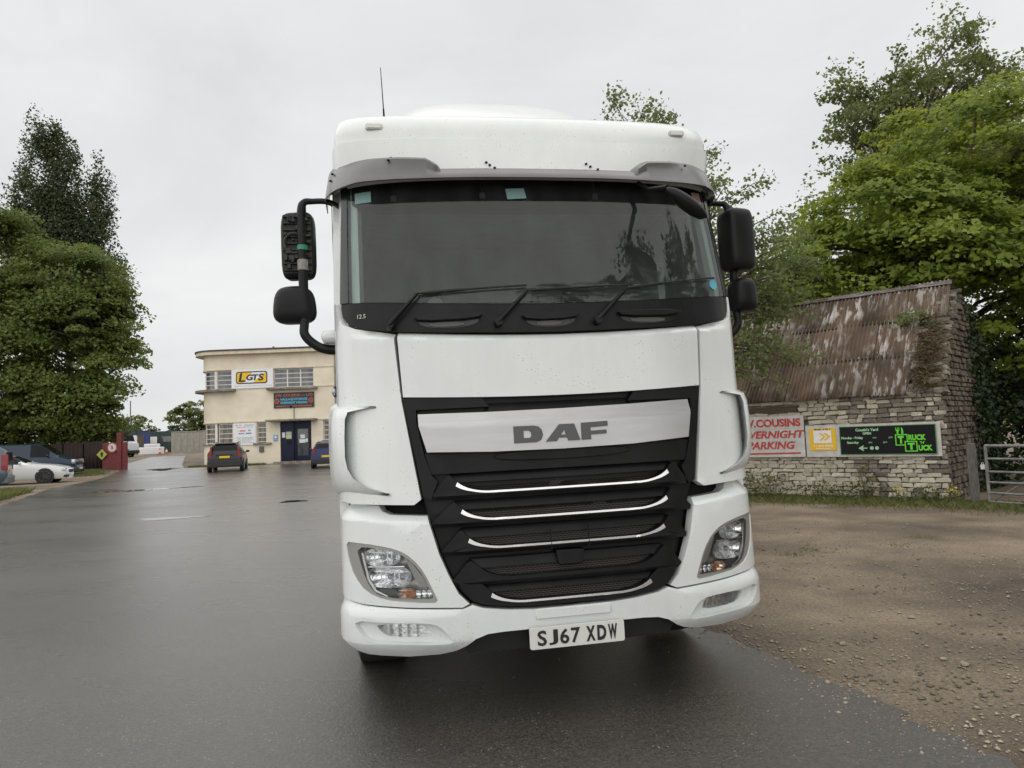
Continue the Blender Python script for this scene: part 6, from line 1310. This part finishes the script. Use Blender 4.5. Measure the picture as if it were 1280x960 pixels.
# --- mirrors
MB_BACK = mat('mirror_back', (.012, .012, .012), .6, col2=(.03, .03, .03), scale=18, bump=.4)
def rounded_box(c, h, r=.6, yaw=0, taper=0.0, nu=20, nv=12):
    rows = []
    for i in range(nv + 1):
        t = -math.pi / 2 + math.pi * i / nv; row = []
        for j in range(nu):
            a = 2 * math.pi * j / nu; sg = lambda v, e_: math.copysign(abs(v) ** e_, v)
            x = h[0] * sg(math.cos(t), r * .7) * sg(math.cos(a), r); y = h[1] * sg(math.cos(t), r * .7) * sg(math.sin(a), r); z = h[2] * sg(math.sin(t), r)
            x *= 1 + taper * z / h[2]; v = Matrix.Rotation(yaw, 3, 'Z') @ Vector((x, y, z)); row.append(Vector(c) + v)
        rows.append(row)
    return rows
def smooth_path(p, n=5):
    p = [Vector(q) for q in p]; o = []
    for i in range(len(p) - 1):
        a, b_, c, d_ = p[max(i - 1, 0)], p[i], p[i + 1], p[min(i + 2, len(p) - 1)]
        for k in range(n):
            t = k / n; o.append(.5 * (2 * b_ + (c - a) * t + (2 * a - 5 * b_ + 4 * c - d_) * t * t + (3 * b_ - a - 3 * c + d_) * t ** 3))
    return o + [p[-1]]
def mirror_set(s):
    X = s * 1.458 if s < 0 else 1.445; yw = s * R(12)
    mb = MB(); AP = ([(s * 1.19, .66, 2.99), (s * 1.27, .68, 3.035), (s * 1.36, .69, 3.04), (X + s * -.045, .69, 3.03), (X - s * .03, .68, 2.95), (X - s * .03, .67, 2.6), (X - s * .03, .67, 2.30), (X - s * .03, .66, 2.20), (s * 1.36, .66, 2.13), (s * 1.28, .64, 2.10), (s * 1.2, .62, 2.10)]); AR = [.02, .018, .018, .022, .030, .030, .028, .028, .028, .03, .03]; mb.tube(smooth_path(AP), [float(np.interp(k / 5, range(11), AR)) for k in range(51)], 10); arm = mb.build('mirror_arm', BLACK, lorry, smooth=60)
    # main mirror
    mb = MB(); mb.grid(rounded_box((X, .76 if s < 0 else .66, 2.772), (.103, .055 if s < 0 else .095, .212), .42, yw, 0), closed=True); mm_ = mb.build('main_mirror', BLACK, arm, smooth=60)
    if s < 0:   # cover missing: bare ribbed back
        mb = MB(); rg_ = random.Random(5); mb.box(X - .085, X + .085, .690, .704, 2.585, 2.955)
        for k in range(9): z_ = 2.60 + k * .042; mb.box(X - .085, X + .085, .672, .690, z_, z_ + .007)
        for k in range(26): x_, z_ = X + rg_.uniform(-.08, .06), 2.59 + rg_.uniform(0, .34); mb.box(x_, x_ + rg_.uniform(.012, .035), .660, .690, z_, z_ + rg_.uniform(.01, .035))
        pts = [(X - .02 + .055 * math.cos(a), .668, 2.77 + .062 * math.sin(a)) for a in [2 * math.pi * k / 20 for k in range(21)]]; mb.tube(pts, .010, 6, cap=False); mb.build('mirror_back', MB_BACK, arm, bevel=.002)
        mb = MB(); mb.tube([(X + .03, .67, 2.725), (X + .03, .67, 2.755)], .0325, 12); mb.build('green_tape', mat('tape_green', (.03, .22, .14), .5), arm, smooth=40)
        mb = MB(); mb.tube([(X + .03, .67, 2.60), (X + .03, .67, 2.665)], .0325, 12); mb.build('label_sleeve', mat('label_grey', (.32, .30, .27), .7, col2=(.2, .19, .17), scale=40), arm, smooth=40)
    # wide-angle mirror
    mb = MB(); mb.grid(rounded_box((X - s * .0 + (-.03 if s < 0 else .015), .72 if s < 0 else .66, 2.392), (.126 if s < 0 else .095, .085, .115), .68, yw, -.10), closed=True); mb.build('wide_angle_mirror', BLACK, arm, smooth=60)
    mb = MB(); mb.box(*sorted((s * 1.22, s * 1.325)), .56, .74, 2.135, 2.215); mb.build('arm_fairing', WHITE, arm, bevel=.03, smooth=40)
for s in (-1, 1): mirror_set(s)
# front view mirror on its arm
a0 = Vector(SV(.60, 3.02, -.06)); mb = MB(); mb.tube([a0, a0 + Vector((.05, -.05, -.06)), Vector((.68, -.02, 2.90))], [.014, .016, .014], 8); fm = mb.build('front_mirror_arm', BLACK, lorry, smooth=60)
mb = MB(); rt = Matrix.Rotation(R(36), 3, 'Y') @ Matrix.Rotation(R(20), 3, 'X'); ellipsoid(mb, (.775, -.06, 2.795), (.145, .05, .040), 18, 12, rt); mb.build('front_mirror', BLACK, fm, smooth=70)
mb = MB(); ellipsoid(mb, (.775 + .01, -.035, 2.78), (.12, .04, .03), 16, 10, rt); mb.build('front_mirror_glass', GLOSSB, fm, smooth=70)
# --- chassis, wheels, tanks
CH = mat('chassis_grey', (.03, .03, .031), .65, col2=(.05, .048, .045), scale=8)
mb = MB()
for s in (-1, 1): mb.box(*sorted((s * .38, s * .46)), .35, 6.1, .72, .98)
for y in (1.0, 2.4, 3.8, 5.2, 6.0): mb.box(-.38, .38, y, y + .1, .75, .95)
mb.box(-.95, .95, .26, .6, .42, .52); mb.box(-.62, .62, .5, 2.3, .27, .75); mb.box(-.8, .8, 2.2, 2.35, .3, .9); mb.box(-.36, .36, 2.4, 6.0, .3, .71); mb.box(-.5, .5, .3, 2.1, .5, 1.0); mb.build('chassis_light_blocks', CH, lorry)  # undertray and rear boxes added unseen to block light beneath the lorry
def wheel(x, y, r, w_, dual=False):
    s = 1 if x > 0 else -1; mb = MB(); rows = []
    prof_ = [(-w_ / 2, r * .58), (-w_ / 2, r * .9), (-w_ / 2 * .9, r * .98), (-w_ / 2 * .5, r), (w_ / 2 * .5, r), (w_ / 2 * .9, r * .98), (w_ / 2, r * .9), (w_ / 2, r * .58), (w_ / 2 * .6, r * .5), (w_ / 2 * .4, r * .15), (w_ / 2 * .4, .001)]
    for px, pr in prof_: rows.append([(x + s * px, y + pr * math.cos(2 * math.pi * k / 32), r + pr * math.sin(2 * math.pi * k / 32)) for k in range(32)])
    mb.grid(rows, closed=True); wh = mb.build('wheel', TYRE, lorry, smooth=40)
    mb = MB(); mb.tube([(x + s * w_ * .18, y, r), (x + s * w_ * .30, y, r)], [r * .56, r * .5], 24); mb.tube([(x + s * w_ * .30, y, r), (x + s * w_ * .48, y, r)], [r * .25, r * .2], 16); mb.build('rim', GALV, wh, smooth=40)
for s in (-1, 1):
    wheel(s * 1.04, 1.45, .50, .33); wheel(s * 1.08, 5.15, .50, .30); wheel(s * .74, 5.15, .50, .30)
    mb = MB(); mb.prism(rrect(-.32, .32, .35, .98, .08), 2.45, 3.9); o = mb.build('fuel_tank', GALV, lorry, smooth=40); o.location.x = s * .85
    rows = []
    for k in range(11): a = math.pi * k / 10; rows.append([(s * x_, 5.15 - .60 * math.cos(a), .52 + .58 * math.sin(a)) for x_ in (.58, 1.25)])
    mb = MB(); mb.grid(rows); o = mb.build('mudguard', BLACK, lorry, smooth=40); q = o.modifiers.new('t', 'SOLIDIFY'); q.thickness = .02
    mb = MB(); mb.box(*sorted((s * 1.2, s * 1.24)), 2.3, 4.4, .4, 1.05); mb.build('side_skirt', WHITE, lorry, bevel=.01)
mb = MB(); mb.tube([(0, 5.0, 1.05), (0, 5.0, 1.13)], [.5, .46], 24); mb.build('fifth_wheel', CH, lorry)
